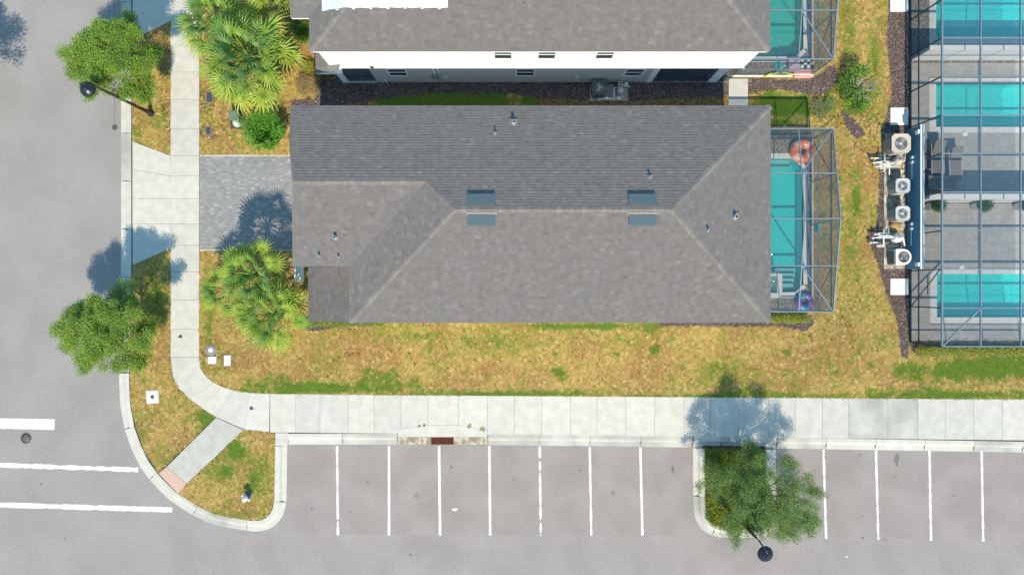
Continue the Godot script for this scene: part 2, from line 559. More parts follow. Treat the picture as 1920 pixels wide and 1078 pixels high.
	sweep_curb(pk, poly([[539, 833.5], [744.5, 833.5]], 0.0), true, kerb, 3.0, 0)
	sweep_curb(pk, poly([[915.5, 834.5], [1160, 837], [1297, 839]], 0.0), true, kerb, 3.0, 3)
	sweep_curb(pk, poly([[1300, 839], [1455, 841]], 0.0), true, kerb, 2.0, 4)
	sweep_curb(pk, poly([[1457, 841], [1540, 842], [2010, 850]], 0.0), true, kerb, 3.0, 1)
	part("corner_block", slab_mesh(poly([[515.3, 812], [539, 812], [539, 833.3], [537.5, 836], [515.3, 836]], 0.14), -0.02, 0.137), M.conc[1], pk)
	var ic := structure("island_curb")
	sweep_curb(ic, poly([[1455.5, 842], [1455.5, 965], [1452, 985], [1444, 1000], [1430, 1008], [1354, 1008], [1330, 1002.6], [1312, 989], [1303, 969], [1300.5, 950], [1300, 840]], 0.0), false, kerb, 2.6, 2)

	# pavements, slab by slab
	var w1 := structure("sidewalk")
	var ys := [-80, -20, 37, 86, 135, 186, 241, 292, 330, 372, 420, 460, 510, 563, 617.6, 670]
	for i in ys.size() - 1:
		var y0: float = ys[i] + 0.25
		var y1: float = ys[i + 1] - 0.25
		part("slab", slab_mesh(poly([[319.2, y0], [372.6, y0], [372.4, y1], [318.6, y1]], WALK), -0.05, WALK + 0.003 * (i % 3)), M.conc[(i * 2 + 1) % 5], w1)
	var la := [[318.6, 670.3], [322.5, 706], [334, 728], [354.5, 748], [380, 767], [403.5, 782], [458, 805.6], [491, 809], [504, 810.5]]
	var ra := [[372.4, 670.3], [375, 691], [386, 706], [400, 717.5], [418, 726], [436, 731.5], [466, 736.3], [490, 737.6], [505, 738.3]]
	for seg in [[0, 3], [3, 5], [5, 6], [6, 8]]:
		var pts := []
		for i in range(seg[0], seg[1] + 1):
			pts.append(la[i])
		for i in range(seg[1], seg[0] - 1, -1):
			pts.append(ra[i])
		var pp := poly(pts, WALK)
		var cc := Vector2.ZERO
		for q in pp:
			cc += q / pp.size()
		for i in pp.size():
			pp[i] = pp[i] + (cc - pp[i]).normalized() * 0.006
		part("slab", slab_mesh(pp, -0.05, WALK + 0.002 * (seg[0] % 2)), M.conc[(seg[0] + 1) % 5], w1)
	var w2 := structure("sidewalk")
	var xs := [505.5, 554, 599.5, 652, 701, 751.5, 802, 860, 913.5, 965, 1015.6, 1070, 1120, 1174, 1228, 1283, 1333, 1386, 1441, 1492, 1543, 1592, 1666, 1722, 1774, 1827, 1881, 1935, 1990]
	for i in xs.size() - 1:
		var x0: float = xs[i] + 0.22
		var x1: float = xs[i + 1] - 0.22
		var mm: Material = M.conc[(i * 3 + int(i / 4.0)) % 5]
		if i in [20, 21, 22, 23]:
			mm = M.conc_dirty if i in [21, 22] else M.conc[3]
		var pts := [[x0, wtop(x0)], [x1, wtop(x1)], [x1, wbot(x1)], [x0, wbot(x0)]]
		if x0 > 740 and x1 < 915:
			pts = [[x0, wtop(x0)], [x1, wtop(x1)], [x1, inlet_top(x1) - 0.3], [x0, inlet_top(x0) - 0.3]]
			if x0 < 795 and x1 > 795:
				pts.insert(3, [795, inlet_top(795) - 0.3])
		part("slab", slab_mesh(poly(pts, WALK), -0.05, WALK + 0.002 * (i % 3)), mm, w2)
	# apron of the two drives
	var ap := structure("driveway_apron")
	for q in [[[247.5, 265], [318.6, 292.3], [318.6, 329.7], [247.5, 318]], [[247.5, 318.5], [318.6, 330.2], [318.6, 371.7], [247.5, 371.7]], [[247.5, 372.2], [318.6, 372.2], [318.6, 419.7], [247.5, 419.7]], [[247.5, 420.2], [318.6, 420.2], [318.6, 466.5], [247.5, 497]], [[247.5, -80], [319, -80], [319, -22], [247.5, -22]], [[247.5, -21.5], [319, -21.5], [319, 39], [247.5, 74]]]:
		part("slab", slab_mesh(poly(q, WALK), -0.05, WALK - 0.006), M.conc[2 if q[0][1] > 400 else 4], ap)
	# ramp across the corner
	var rp := structure("corner_ramp")
	part("slab", slab_mesh(poly([[404.5, 783.3], [456.5, 806.4], [349.5, 907], [312.5, 874.6]], 0.1), -0.05, 0.126), M.ramp, rp)
	var pad := part("tactile_pad", slab_mesh(poly([[312, 875], [349, 907.4], [334, 926.5], [296.8, 887.5]], 0.1), -0.05, 0.12), M.tactile, rp)
	s = start()
	var pa := g(312, 875, 0.12)
	var pu := g(349, 907.4, 0.12) - pa
	var pv := g(296.8, 887.5, 0.12) - pa
	for i in 22:
		for j in 9:
			lathe(s, pa + pu * ((i + 0.7) / 22.5) + pv * ((j + 0.7) / 9.5), [[0.0, 0.006], [0.011, 0.006], [0.02, 0.0]], 6)
	var dm := part("truncated_domes", done(s), M.tactile, pad)
	dm.set_meta("kind", "stuff")
	# storm inlet in the parking kerb
	var inl := thing("storm_inlet", "concrete storm drain inlet with a rust red grate in the parking curb", "storm drain", g(829, 826, 0.0))
	var o := inl.position
	var tp := PackedVector2Array()
	for q in [[745.5, 819.4], [745.5, 806.6], [795, 797.4], [860, 797.4], [913, 806.2], [913, 819.4]]:
		tp.append(g2(q[0], q[1], WALK) - Vector2(o.x, o.z))
	part("top_slab", slab_mesh(tp, -0.05, WALK + 0.006), M.conc[0], inl)
	for q in [[746, 807.5], [851, 913.5]]:
		var gp := PackedVector2Array()
		for e in [[q[0], 819.8], [q[1], 819.8], [q[1], 833.4], [q[0], 833.4]]:
			gp.append(g2(e[0], e[1], 0.02) - Vector2(o.x, o.z))
		part("gutter_apron", slab_mesh(gp, -0.02, 0.018), M.gutter, inl)
	var g0 := g(808, 819.8, 0.02) - o
	var g1 := g(850.5, 833.4, 0.02) - o
	part("pit", slab_mesh(rect(g0.x, g0.z, g1.x, g1.z), -0.02, 0.006, false), M.void_, inl)
	for k in 2:
		bx("grate_rail", Vector3((g0.x + g1.x) / 2, 0.022, [g0.z + 0.02, g1.z - 0.02][k]), Vector3(g1.x - g0.x, 0.03, 0.04), M.rust, inl)
	for k in 9:
		bx("grate_bar", Vector3(lerpf(g0.x + 0.03, g1.x - 0.03, k / 8.0), 0.02, (g0.z + g1.z) / 2), Vector3(0.06, 0.028, g1.z - g0.z - 0.08), M.rust, inl)
	# paver drive
	drive()

var verge2 := PackedVector2Array()
var verge3 := PackedVector2Array()

func wtop(x: float) -> float:
	return 738.4 + clampf((x - 505) / 250.0, 0, 1) * 2.6 + maxf(0.0, x - 755) * 0.0069

func wbot(x: float) -> float:
	return 811.0 + maxf(0.0, (x - 540)) * 0.0106 if x > 515 else 811.0

func inlet_top(x: float) -> float:
	if x < 795:
		return lerpf(806.6, 797.4, clampf((x - 745) / 50.0, 0, 1))
	return lerpf(797.4, 806.2, clampf((x - 860) / 53.0, 0, 1))

func drive() -> void:
	var x0 := g(373.4, 0, WALK).x
	var x1 := -9.55
	var z0 := g(0, 293.5, WALK).z
	var z1 := g(0, 467, WALK).z
	var dr := structure("driveway", slab_mesh(rect(x0, z0, x1, z1), -0.02, 0.124), M.lid_grey)
	part("edge_strip", slab_mesh(rect(x0, z0 - 0.1, x1, z0 - 0.006), -0.02, WALK - 0.002), M.conc[3], dr)
	part("edge_strip", slab_mesh(rect(x0, z1 + 0.006, x1, z1 + 0.1), -0.02, WALK - 0.002), M.conc[1], dr)
	var r := RandomNumberGenerator.new()
	r.seed = 77
	var s := start()
	var row := 0
	var z := z0
	while z + 0.11 <= z1 + 0.02:
		var x := x0 - (0.11 if row % 2 else 0.0)
		while x < x1:
			var w := 0.22
			var a := maxf(x, x0) + 0.004
			var b := minf(x + w, x1) - 0.004
			if b > a + 0.03:
				var v := r.randf_range(0.27, 0.33) if r.randf() < 0.85 else r.randf_range(0.33, 0.41)
				s.set_color(Color(v * 0.97, v * 1.0, v * 1.03))
				slab(s, rect(a, z + 0.004, b, z + 0.107), 0.11, WALK - 0.004 + r.randf_range(0, 0.004))
			x += w
		z += 0.111
		row += 1
	var pv := part("pavers", done(s), tinted(0.95, M.asphalt.albedo_texture, 0.4), dr)
	pv.set_meta("kind", "stuff")

# ------------------------------------------------------------------ grass and mulch
var keep_off := []
func free_at(p: Vector2) -> bool:
	for k in keep_off:
		if Geometry2D.is_point_in_polygon(p, k):
			return false
	return true

var greens := []
var sands := []
func green_at(p: Vector2) -> float:
	var v := lawn_noise.get_noise_2d(p.x, p.y) * 0.55 + lawn_noise2.get_noise_2d(p.x, p.y) * 0.45
	var t := 0.0
	for e in greens:
		var d := Vector2((p.x - e[0]) / e[2], (p.y - e[1]) / e[3]).length()
		t = maxf(t, e[4] * smoothstep(1.45, 0.15, d * (1.0 + v * 1.8) + v * 0.5))
	return clampf(t * 1.35 + v * 1.05 + 0.06, 0.0, 1.0)

func sand_at(p: Vector2) -> float:
	var t := 0.0
	for e in sands:
		var d := Vector2((p.x - e[0]) / e[2], (p.y - e[1]) / e[3]).length()
		t = maxf(t, e[4] * clampf(1.6 - d * (1.0 + lawn_noise2.get_noise_2d(p.x * 2.0, p.y * 2.0)), 0.0, 1.0))
	return t

func tuft_mesh(n: int, seed_: int, reach: float, up: float, w: float) -> ArrayMesh:
	var r := RandomNumberGenerator.new()
	r.seed = seed_
	var s := start()
	for k in n:
		var a := TAU * (k + r.randf() * 0.7) / n
		var d := Vector3(cos(a), 0, sin(a))
		var e := Vector3(-d.z, 0, d.x) * w * r.randf_range(0.7, 1.2)
		var l := r.randf_range(0.6, 1.1)
		var b := d * 0.008
		var m := d * reach * 0.55 * l + Vector3.UP * up * l
		var t := d * reach * l * 1.1 + Vector3.UP * up * 0.75 * l
		s.set_color(Color.WHITE)
		quad(s, b - e * 0.7, m - e, m + e, b + e * 0.7)
		tri(s, m - e, t, m + e)
	return done(s)

func grow(area: PackedVector2Array, density: float, y: float, at: Array, tint: Array, mode := 0) -> void:
	var lo := area[0]
	var hi := area[0]
	for p in area:
		lo = lo.min(p)
		hi = hi.max(p)
	var count := int((hi.x - lo.x) * (hi.y - lo.y) * density)
	for i in count:
		var p := Vector2(rng.randf_range(lo.x, hi.x), rng.randf_range(lo.y, hi.y))
		if not Geometry2D.is_point_in_polygon(p, area) or not free_at(p):
			continue
		var q := sand_at(p)
		if rng.randf() < q * 0.85:
			continue
		var gr := green_at(p)
		var sc := rng.randf_range(0.7, 1.25)
		var c: Color
		var u := rng.randf()
		if mode == 1:
			gr = clampf(gr + 0.2, 0, 1)
		if rng.randf() < gr:
			c = Color(0.15, 0.22, 0.025).lerp(Color(0.27, 0.29, 0.04), u * (1.2 - gr))
			c = c.lerp(Color(0.095, 0.185, 0.018), clampf(gr * 1.3 - 0.6, 0, 0.8))
		else:
			var w := clampf(0.5 + 2.2 * lawn_noise2.get_noise_2d(p.x * 0.4 + 40.0, p.y * 0.4), 0.0, 1.0)
			c = Color(0.47, 0.315, 0.095).lerp(Color(0.385, 0.21, 0.075), w)
			if u < 0.16:
				c = Color(0.60, 0.45, 0.20)
			elif u < 0.40:
				c = Color(0.29, 0.25, 0.06)
		c = c * rng.randf_range(0.8, 1.15)
		var b := Basis(Vector3.UP, rng.randf() * TAU).scaled(Vector3(sc, sc * rng.randf_range(0.7, 1.3), sc))
		at.append(Transform3D(b, Vector3(p.x, y, p.y)))
		tint.append(c)

func spot(list: Array, px: float, py: float, rx: float, ry: float, k := 1.0) -> void:
	var v := g2(px, py, LAWN)
	list.append([v.x, v.y, rx / 34.8, ry / 34.8, k])

var beds := []
func make_grass() -> void:
	lawn_noise.seed = 4
	lawn_noise.frequency = 0.22
	lawn_noise.fractal_octaves = 3
	lawn_noise2.seed = 9
	lawn_noise2.frequency = 0.75
	lawn_noise2.fractal_octaves = 3
	for e in [[600, 728, 120, 14, 0.9], [700, 722, 50, 16, 0.9], [960, 738, 260, 7, 0.7], [1400, 742, 250, 7, 0.75], [1800, 740, 140, 10, 0.9], [1840, 690, 110, 26, 1.0], [1350, 695, 60, 30, 0.5], [1090, 612, 120, 8, 0.9], [780, 630, 90, 12, 0.45], [930, 640, 120, 25, 0.4], [1200, 640, 80, 20, 0.3], [1595, 470, 20, 120, 0.45], [1590, 40, 16, 70, 0.6], [1640, 120, 14, 80, 0.5], [1605, 380, 14, 60, 0.7], [1470, 200, 45, 30, 1.2], [1620, 560, 24, 50, 0.3], [390, 787, 26, 20, 0.9], [440, 845, 26, 34, 0.8], [420, 885, 40, 30, 0.5], [480, 900, 30, 40, 0.6], [440, 965, 60, 8, 0.4], [290, 560, 30, 60, 0.5], [320, 860, 30, 20, 0.4], [390, 600, 12, 80, 0.5], [460, 240, 40, 20, 0.2], [255, 250, 12, 18, 0.5], [850, 190, 150, 14, 1.3], [1000, 192, 24, 8, 1.2], [1555, 195, 14, 26, 0.8], [1600, 205, 40, 18, 0.7], [1660, 640, 30, 20, 0.4], [1460, 230, 40, 10, 1.0]]:
		spot(greens, e[0], e[1], e[2], e[3], e[4])
	for e in [[392, 183, 22, 26, 1.0], [390, 247, 18, 14, 1.0], [311, 197, 9, 17, 1.0], [305, 150, 12, 20, 0.6], [318, 240, 7, 14, 0.9], [443, 222, 22, 24, 0.7], [394, 657, 17, 15, 0.7], [397, 676, 14, 12, 0.6], [426, 677, 13, 15, 0.7], [1530, 175, 26, 26, 0.85], [1560, 225, 45, 20, 0.75], [1620, 230, 22, 34, 0.85], [1555, 610, 40, 26, 0.55], [660, 660, 14, 8, 0.6], [283, 745, 16, 16, 0.6], [640, 190, 70, 7, 0.8], [1300, 180, 90, 16, 0.9], [1070, 185, 40, 10, 0.9], [470, 170, 25, 14, 0.5], [400, 700, 20, 20, 0.2]]:
		spot(sands, e[0], e[1], e[2], e[3], e[4])
	# what the grass does not grow on
	keep_off.append(rect(-7.3, -8.15, 11.7, 1.45))
	keep_off.append(rect(-10.0, -8.15, -7.0, 1.5))
	keep_off.append(rect(-9.2, -21.0, 11.65, -11.0))
	keep_off.append(rect(-10.1, -21.0, -9.0, -12.4))
	keep_off.append(rect(g(372, 0).x, g(0, 290, 0.1).z, -9.5, g(0, 470, 0.1).z))
	keep_off.append(rect(11.6, -7.97, 16.14, 1.3))
	keep_off.append(rect(11.6, -21.0, 16.14, -11.35))
	keep_off.append(rect(21.3, -30, 40, 3.0))
	for b in beds:
		keep_off.append(b)
	var at := []
	var tint := []
	# south lawn and the strip behind the pools
	grow(poly([[373, 468], [580, 468], [580, 604], [1450, 604], [1450, -60], [1700, -60], [1700, 640], [2010, 640], [2010, 750], [1160, 742.6], [760, 740.4], [506, 738], [450, 734], [424.7, 727], [402.5, 718], [386, 705], [375.5, 690], [373, 680]], LAWN), 330.0, LAWN, at, tint)
	grow(poly([[374, -60], [545, -60], [600, 130], [600, 200], [545, 200], [545, 291], [374, 291]], LAWN), 330.0, LAWN, at, tint)
	grow(poly([[690, 176], [1005, 176], [1005, 202], [690, 202]], LAWN), 330.0, LAWN, at, tint, 1)
	grow(poly([[1404, 166], [1512, 166], [1512, 236], [1404, 236]], LAWN), 300.0, LAWN, at, tint, 1)
	grow(poly([[249, 76], [319, 41], [319, 291], [249, 263.5]], LAWN), 330.0, LAWN, at, tint)
	grow(verge2, 330.0, LAWN, at, tint)
	grow(verge3, 330.0, LAWN, at, tint)
	var o := scatter("grass", tuft_mesh(8, 5, 0.085, 0.03, 0.011), M.blade, at, tint)
	o.set_meta("kind", "stuff")
	tag(o, "patchy dry golden and green lawn grass around the houses", "grass")
	# chips lying on the mulch beds
	at = []
	tint = []
	keep_off.clear()
	keep_off.append(rect(-7.3, -8.15, 11.7, 1.45))
	for b in beds:
		var lo: Vector2 = b[0]
		var hi: Vector2 = b[0]
		for p in b:
			lo = lo.min(p)
			hi = hi.max(p)
		for i in int((hi.x - lo.x) * (hi.y - lo.y) * 260.0):
			var p := Vector2(rng.randf_range(lo.x, hi.x), rng.randf_range(lo.y, hi.y))
			if not Geometry2D.is_point_in_polygon(p, b):
				continue
			var v := rng.randf_range(0.09, 0.24)
			if rng.randf() < 0.06:
				v = rng.randf_range(0.25, 0.45)
			at.append(Transform3D(Basis.from_euler(Vector3(rng.randf_range(-0.5, 0.5), rng.randf() * TAU, rng.randf_range(-0.5, 0.5))) * Basis.from_scale(Vector3(rng.randf_range(0.5, 1.4), 1, rng.randf_range(0.5, 1.2))), Vector3(p.x, LAWN + 0.025, p.y)))
			tint.append(Color(v * 1.03, v * 0.84, v * 0.80))
	var s := start()
	box(s, Vector3.ZERO, Vector3(0.08, 0.014, 0.028))
	o = scatter("mulch_chips", done(s), M.chip, at, tint)
	o.set_meta("kind", "stuff")
	tag(o, "loose dark brown bark mulch in the beds along the houses", "mulch")

func make_beds() -> void:
	var lists := [
		[[590, 148], [1368, 148], [1368, 178], [1180, 190], [1010, 184], [960, 177], [800, 176], [700, 188], [640, 196], [590, 200]],
		[[1403, 149], [1520, 148], [1566, 118], [1575, 150], [1548, 178], [1508, 176], [1460, 168], [1404, 175]],
		[[1668, -60], [1705, -60], [1705, 672], [1690, 670], [1682, 600], [1664, 560], [1644, 490], [1627, 450], [1632, 432], [1645, 420], [1650, 300], [1656, 240], [1672, 170], [1663, 80]],
		[[578, 604], [720, 604], [715, 611], [640, 613], [590, 622], [556, 616], [560, 600]],
		[[1230, 604], [1447, 604], [1520, 590], [1530, 607], [1510, 622], [1470, 613], [1240, 612]],
		[[1447, 236], [1512, 236], [1512, 241], [1447, 241]],
		[[545, 186], [600, 186], [600, 200], [545, 204]],
		[[1700, 644], [2010, 644], [2010, 668], [1720, 668]],
		[[1575, 205], [1600, 220], [1626, 252], [1604, 262], [1588, 240]],
	]
	for l in lists:
		var p := poly(l, LAWN)
		beds.append(p)
		structure("mulch_bed", slab_mesh(p, 0.0, LAWN + 0.012), M.mulch)

# ------------------------------------------------------------------ roofs
func shingle_plane(s: SurfaceTool, pts: Array, up: Vector2, r: RandomNumberGenerator, shade: float) -> void:
	# pts lie in one sloping plane; up is the plan direction of the climb
	var climb := Vector3(up.x, PITCH, up.y).normalized()
	var along := Vector3(-up.y, 0, up.x)
	var o: Vector3 = pts[0]
	var normal := along.cross(climb).normalized()
	if normal.y < 0:
		normal = -normal
	var uv := PackedVector2Array()
	for p in pts:
		uv.append(Vector2((p - o).dot(along), (p - o).dot(climb)))
	var lo := uv[0]
	var hi := uv[0]
	for p in uv:
		lo = lo.min(p)
		hi = hi.max(p)
	var flip := Vector3(along).cross(climb).y > 0.0
	var expo := 0.142
	var v := lo.y
	while v < hi.y:
		var u := lo.x - r.randf_range(0.0, 0.3)
		while u < hi.x:
			var w := r.randf_range(0.12, 0.3)
			var q := PackedVector2Array([Vector2(u, v), Vector2(u + w, v), Vector2(u + w, v + expo), Vector2(u, v + expo)])
			var inside := true
			for c in q:
				if not Geometry2D.is_point_in_polygon(c, uv):
					inside = false
			var tabs := [q] if inside else Geometry2D.intersect_polygons(q, uv)
			var tone := shade * r.randf_range(0.955, 1.045)
			var raise := 0.011 if r.randf() < 0.5 else 0.004
			if r.randf() < 0.06:
				tone *= 1.16
			if r.randf() < 0.06:
				tone *= 0.9
			var col := Color(tone * 1.05, tone * 0.985, tone * r.randf_range(0.95, 1.0))
			for t in tabs:
				s.set_color(col)
				var tri_ := Geometry2D.triangulate_polygon(t)
				var w3 := []
				for c in t:
					var lift := lerpf(raise + 0.012, 0.002, clampf((c.y - v) / expo, 0, 1))
					w3.append(o + along * c.x + climb * c.y + normal * lift)
				for i in range(0, tri_.size(), 3):
					var a: Vector3 = w3[tri_[i]]
					var b: Vector3 = w3[tri_[i + 1]]
					var c3: Vector3 = w3[tri_[i + 2]]
					if (b - a).cross(c3 - a).dot(normal) > 0:
						tri(s, a, c3, b)
					else:
						tri(s, a, b, c3)
				if inside:
					var a := o + along * u + climb * v
					var b := o + along * (u + w) + climb * v
					s.set_color(col)
					if flip:
						quad(s, a + normal * (raise + 0.012), b + normal * (raise + 0.012), b, a)
					else:
						quad(s, b + normal * (raise + 0.012), a + normal * (raise + 0.012), a, b)
			u += w
		v += expo

func ridge_caps(parent: Node, a: Vector3, b: Vector3, r: RandomNumberGenerator, mats: Array) -> void:
	var d := b - a
	var n := int(d.length() / 0.27)
	var side := d.cross(Vector3.UP).normalized()
	var f := d.normalized()
	var drop := 0.44 if absf(f.y) < 0.05 else 0.31
	var s := start()
	var L := 0.3
	for sg in [-1.0, 1.0]:
		var e: Vector3 = side * sg * 0.15 + Vector3.DOWN * 0.15 * drop
		var t0 := Vector3.UP * 0.035
		var t1 := Vector3.UP * 0.018
		var p := [t0, f * L + t1, f * L + e + t1, e + t0]
		if sg > 0:
			quad(s, p[0], p[1], p[2], p[3])
		else:
			quad(s, p[0], p[3], p[2], p[1])
		quad(s, t0, e + t0, e, Vector3.ZERO)
	var mesh := done(s)
	for i in n:
		var o := part("ridge_cap", mesh, mats[r.randi() % mats.size()], parent)
		o.position = a + d * (float(i) / n)

func house_roof(house: Node, x0: float, x1: float, z0: float, z1: float, zs: float, rake: Array, seed_: int, shade: float) -> Dictionary:
	var r := RandomNumberGenerator.new()
	r.seed = seed_
	var hd := (z1 - z0) / 2.0
	var zr := (z0 + z1) / 2.0
	var top := EAVE + PITCH * hd
	var wh := (zs - z0) / 2.0
	var zw := (zs + z0) / 2.0
	var wt := EAVE + PITCH * wh
	var rw := Vector3(x0 + hd, top, zr)
	var re := Vector3(x1 - hd, top, zr)
	var J := Vector3(x0 + wh, wt, zw)
	var V := Vector3(x0, EAVE, zs)
	var sw := Vector3(x0, EAVE, z1)
	var se := Vector3(x1, EAVE, z1)
	var ne := Vector3(x1, EAVE, z0)
	var nw := Vector3(rake[0], EAVE, z0)
	var nm := Vector3(rake[1], EAVE + PITCH * 2.2, z0 + 2.2)
	var wr := Vector3(rake[2], wt, zw)
	var ws := Vector3(rake[3], EAVE, zs)
	var roof := Node3D.new()
	roof.name = "roof"
	house.add_child(roof)
	# boarding under the shingles
	var s := start()
	var drop := Vector3.DOWN * 0.03
	for pl in [[ne, nw, nm, wr, J, rw, re], [ne, re, se], [sw, se, re, rw], [sw, rw, J, V], [V, J, wr, ws]]:
		for i in range(1, pl.size() - 1):
			tri(s, pl[0] + drop, pl[i] + drop, pl[i + 1] + drop)
	part("sheathing", done(s), M.drip, roof)
	var planes := [[[nw, nm, wr, J, rw, re, ne], Vector2(0, 1)], [[se, ne, re], Vector2(-1, 0)], [[sw, se, re, rw], Vector2(0, -1)], [[V, sw, rw, J], Vector2(1, 0)], [[ws, V, J, wr], Vector2(0, -1)]]
	for pl in planes:
		s = start()
		shingle_plane(s, pl[0], pl[1], r, shade)
		var o := part("shingles", done(s), M.shingle, roof)
		o.set_meta("kind", "stuff")
	var caps := []
	for k in 6:
		var v: float = shade * [1.15, 1.22, 1.05, 1.34, 1.1, 1.18][k]
		caps.append(mat(Color(v * 1.04, v * 0.97, v * [0.92, 0.95, 0.93, 0.9, 0.96, 0.85][k]), 0.95, 0.0, M.shingle.albedo_texture, 0.4))
	for e in [[rw, re], [wr, J], [rw, J], [sw, rw], [se, re], [ne, re]]:
		ridge_caps(roof, e[0], e[1], r, caps)
	# eaves: drip edge on top, fascia below
	var edge := [[nw, ne], [ne, se], [se, sw], [sw, V], [V, ws], [ws, wr], [wr, nm], [nm, nw]]
	for e in edge:
		rod("fascia", e[0] + Vector3.DOWN * 0.12, e[1] + Vector3.DOWN * 0.12, 0.03, 0.17, M.white_trim, roof)
		rod("drip_edge", e[0] + Vector3.DOWN * 0.018, e[1] + Vector3.DOWN * 0.018, 0.055, 0.03, M.drip, roof)
	return {"roof": roof, "zr": zr, "top": top}

func on_roof(px: float, py: float, face: String, z_eave: float, x_eave := 0.0) -> Vector3:
	var h := EAVE + 1.0
	for i in 12:
		var p := g(px, py, h)
		match face:
			"n": h = EAVE + PITCH * (p.z - z_eave)
			"s": h = EAVE + PITCH * (z_eave - p.z)
			"e": h = EAVE + PITCH * (x_eave - p.x)
	return g(px, py, h)

# ------------------------------------------------------------------ houses
func window(parent: Node, x: float, y0: float, y1: float, w: float, z: float) -> void:
	var wn := bx("window", Vector3(x, (y0 + y1) / 2, z + 0.012), Vector3(w, y1 - y0, 0.02), M.glass, parent)
	for k in [-1, 1]:
		bx("frame", Vector3(k * (w / 2 + 0.02), 0, 0.012), Vector3(0.06, y1 - y0 + 0.1, 0.05), M.white_trim, wn)
		bx("frame", Vector3(0, k * ((y1 - y0) / 2 + 0.02), 0.012), Vector3(w - 0.02, 0.06, 0.05), M.white_trim, wn)
	bx("meeting_rail", Vector3(0, 0.02, 0.012), Vector3(w - 0.02, 0.05, 0.035), M.white_trim, wn)

func vent_pipe(house: Node, p: Vector3, r: float, hh: float) -> void:
	var s := smooth_start()
	lathe(s, Vector3.ZERO, [[r * 1.9, -0.05], [r * 1.8, 0.03], [r, 0.09], [r, hh], [r * 0.75, hh], [r * 0.75, hh - 0.08]], 12)
	var o := part("vent_pipe", done(s), M.lead, house)
	o.position = p
	bx("flashing", Vector3(0, 0.02, 0), Vector3(r * 5.5, 0.012, r * 5.5), M.drip, o, Vector3(0, 0, 0))

func box_vent(house: Node, p: Vector3, w: float, d: float, down: float) -> void:
	# low metal vent lying on the slope; down = +1 when the slope falls to +z
	var s := start()
	var t := atan(PITCH) * down
	var b := Basis(Vector3.RIGHT, t)
	var c := Transform3D(b, p)
	var e := [Vector3(-w / 2, 0.0, -d / 2 * down), Vector3(w / 2, 0.0, -d / 2 * down), Vector3(w / 2, 0.0, d / 2 * down), Vector3(-w / 2, 0.0, d / 2 * down)]
	var hi := [0.06, 0.06, 0.15, 0.15]
	var top := []
	var bot := []
	for i in 4:
		top.append(c * (e[i] + Vector3.UP * hi[i]))
		bot.append(c * (e[i] - Vector3.UP * 0.02))
	if down > 0:
		quad(s, top[0], top[1], top[2], top[3])
	else:
		quad(s, top[3], top[2], top[1], top[0])
	for i in 4:
		var n := (i + 1) % 4
		quad(s, top[i], top[n], bot[n], bot[i])
	var o := part("roof_vent", done(s), M.vent, house)
	s = start()
	box(s, c * Vector3(0, 0.125, d * 0.5 * down + 0.02 * down), Vector3(w * 0.98, 0.03, 0.05), b)
	part("hood_lip", done(s), M.vent, o)
	s = start()
	box(s, c * Vector3(0, 0.112, d * 0.12 * down), Vector3(w * 0.97, 0.015, 0.02), b)
	part("seam", done(s), M.vent, o)
	s = start()
	box(s, c * Vector3(0, 0.028, -d * 0.5 * down - 0.05 * down), Vector3(w * 1.1, 0.012, 0.12), b)
	part("flange", done(s), M.drip, o)

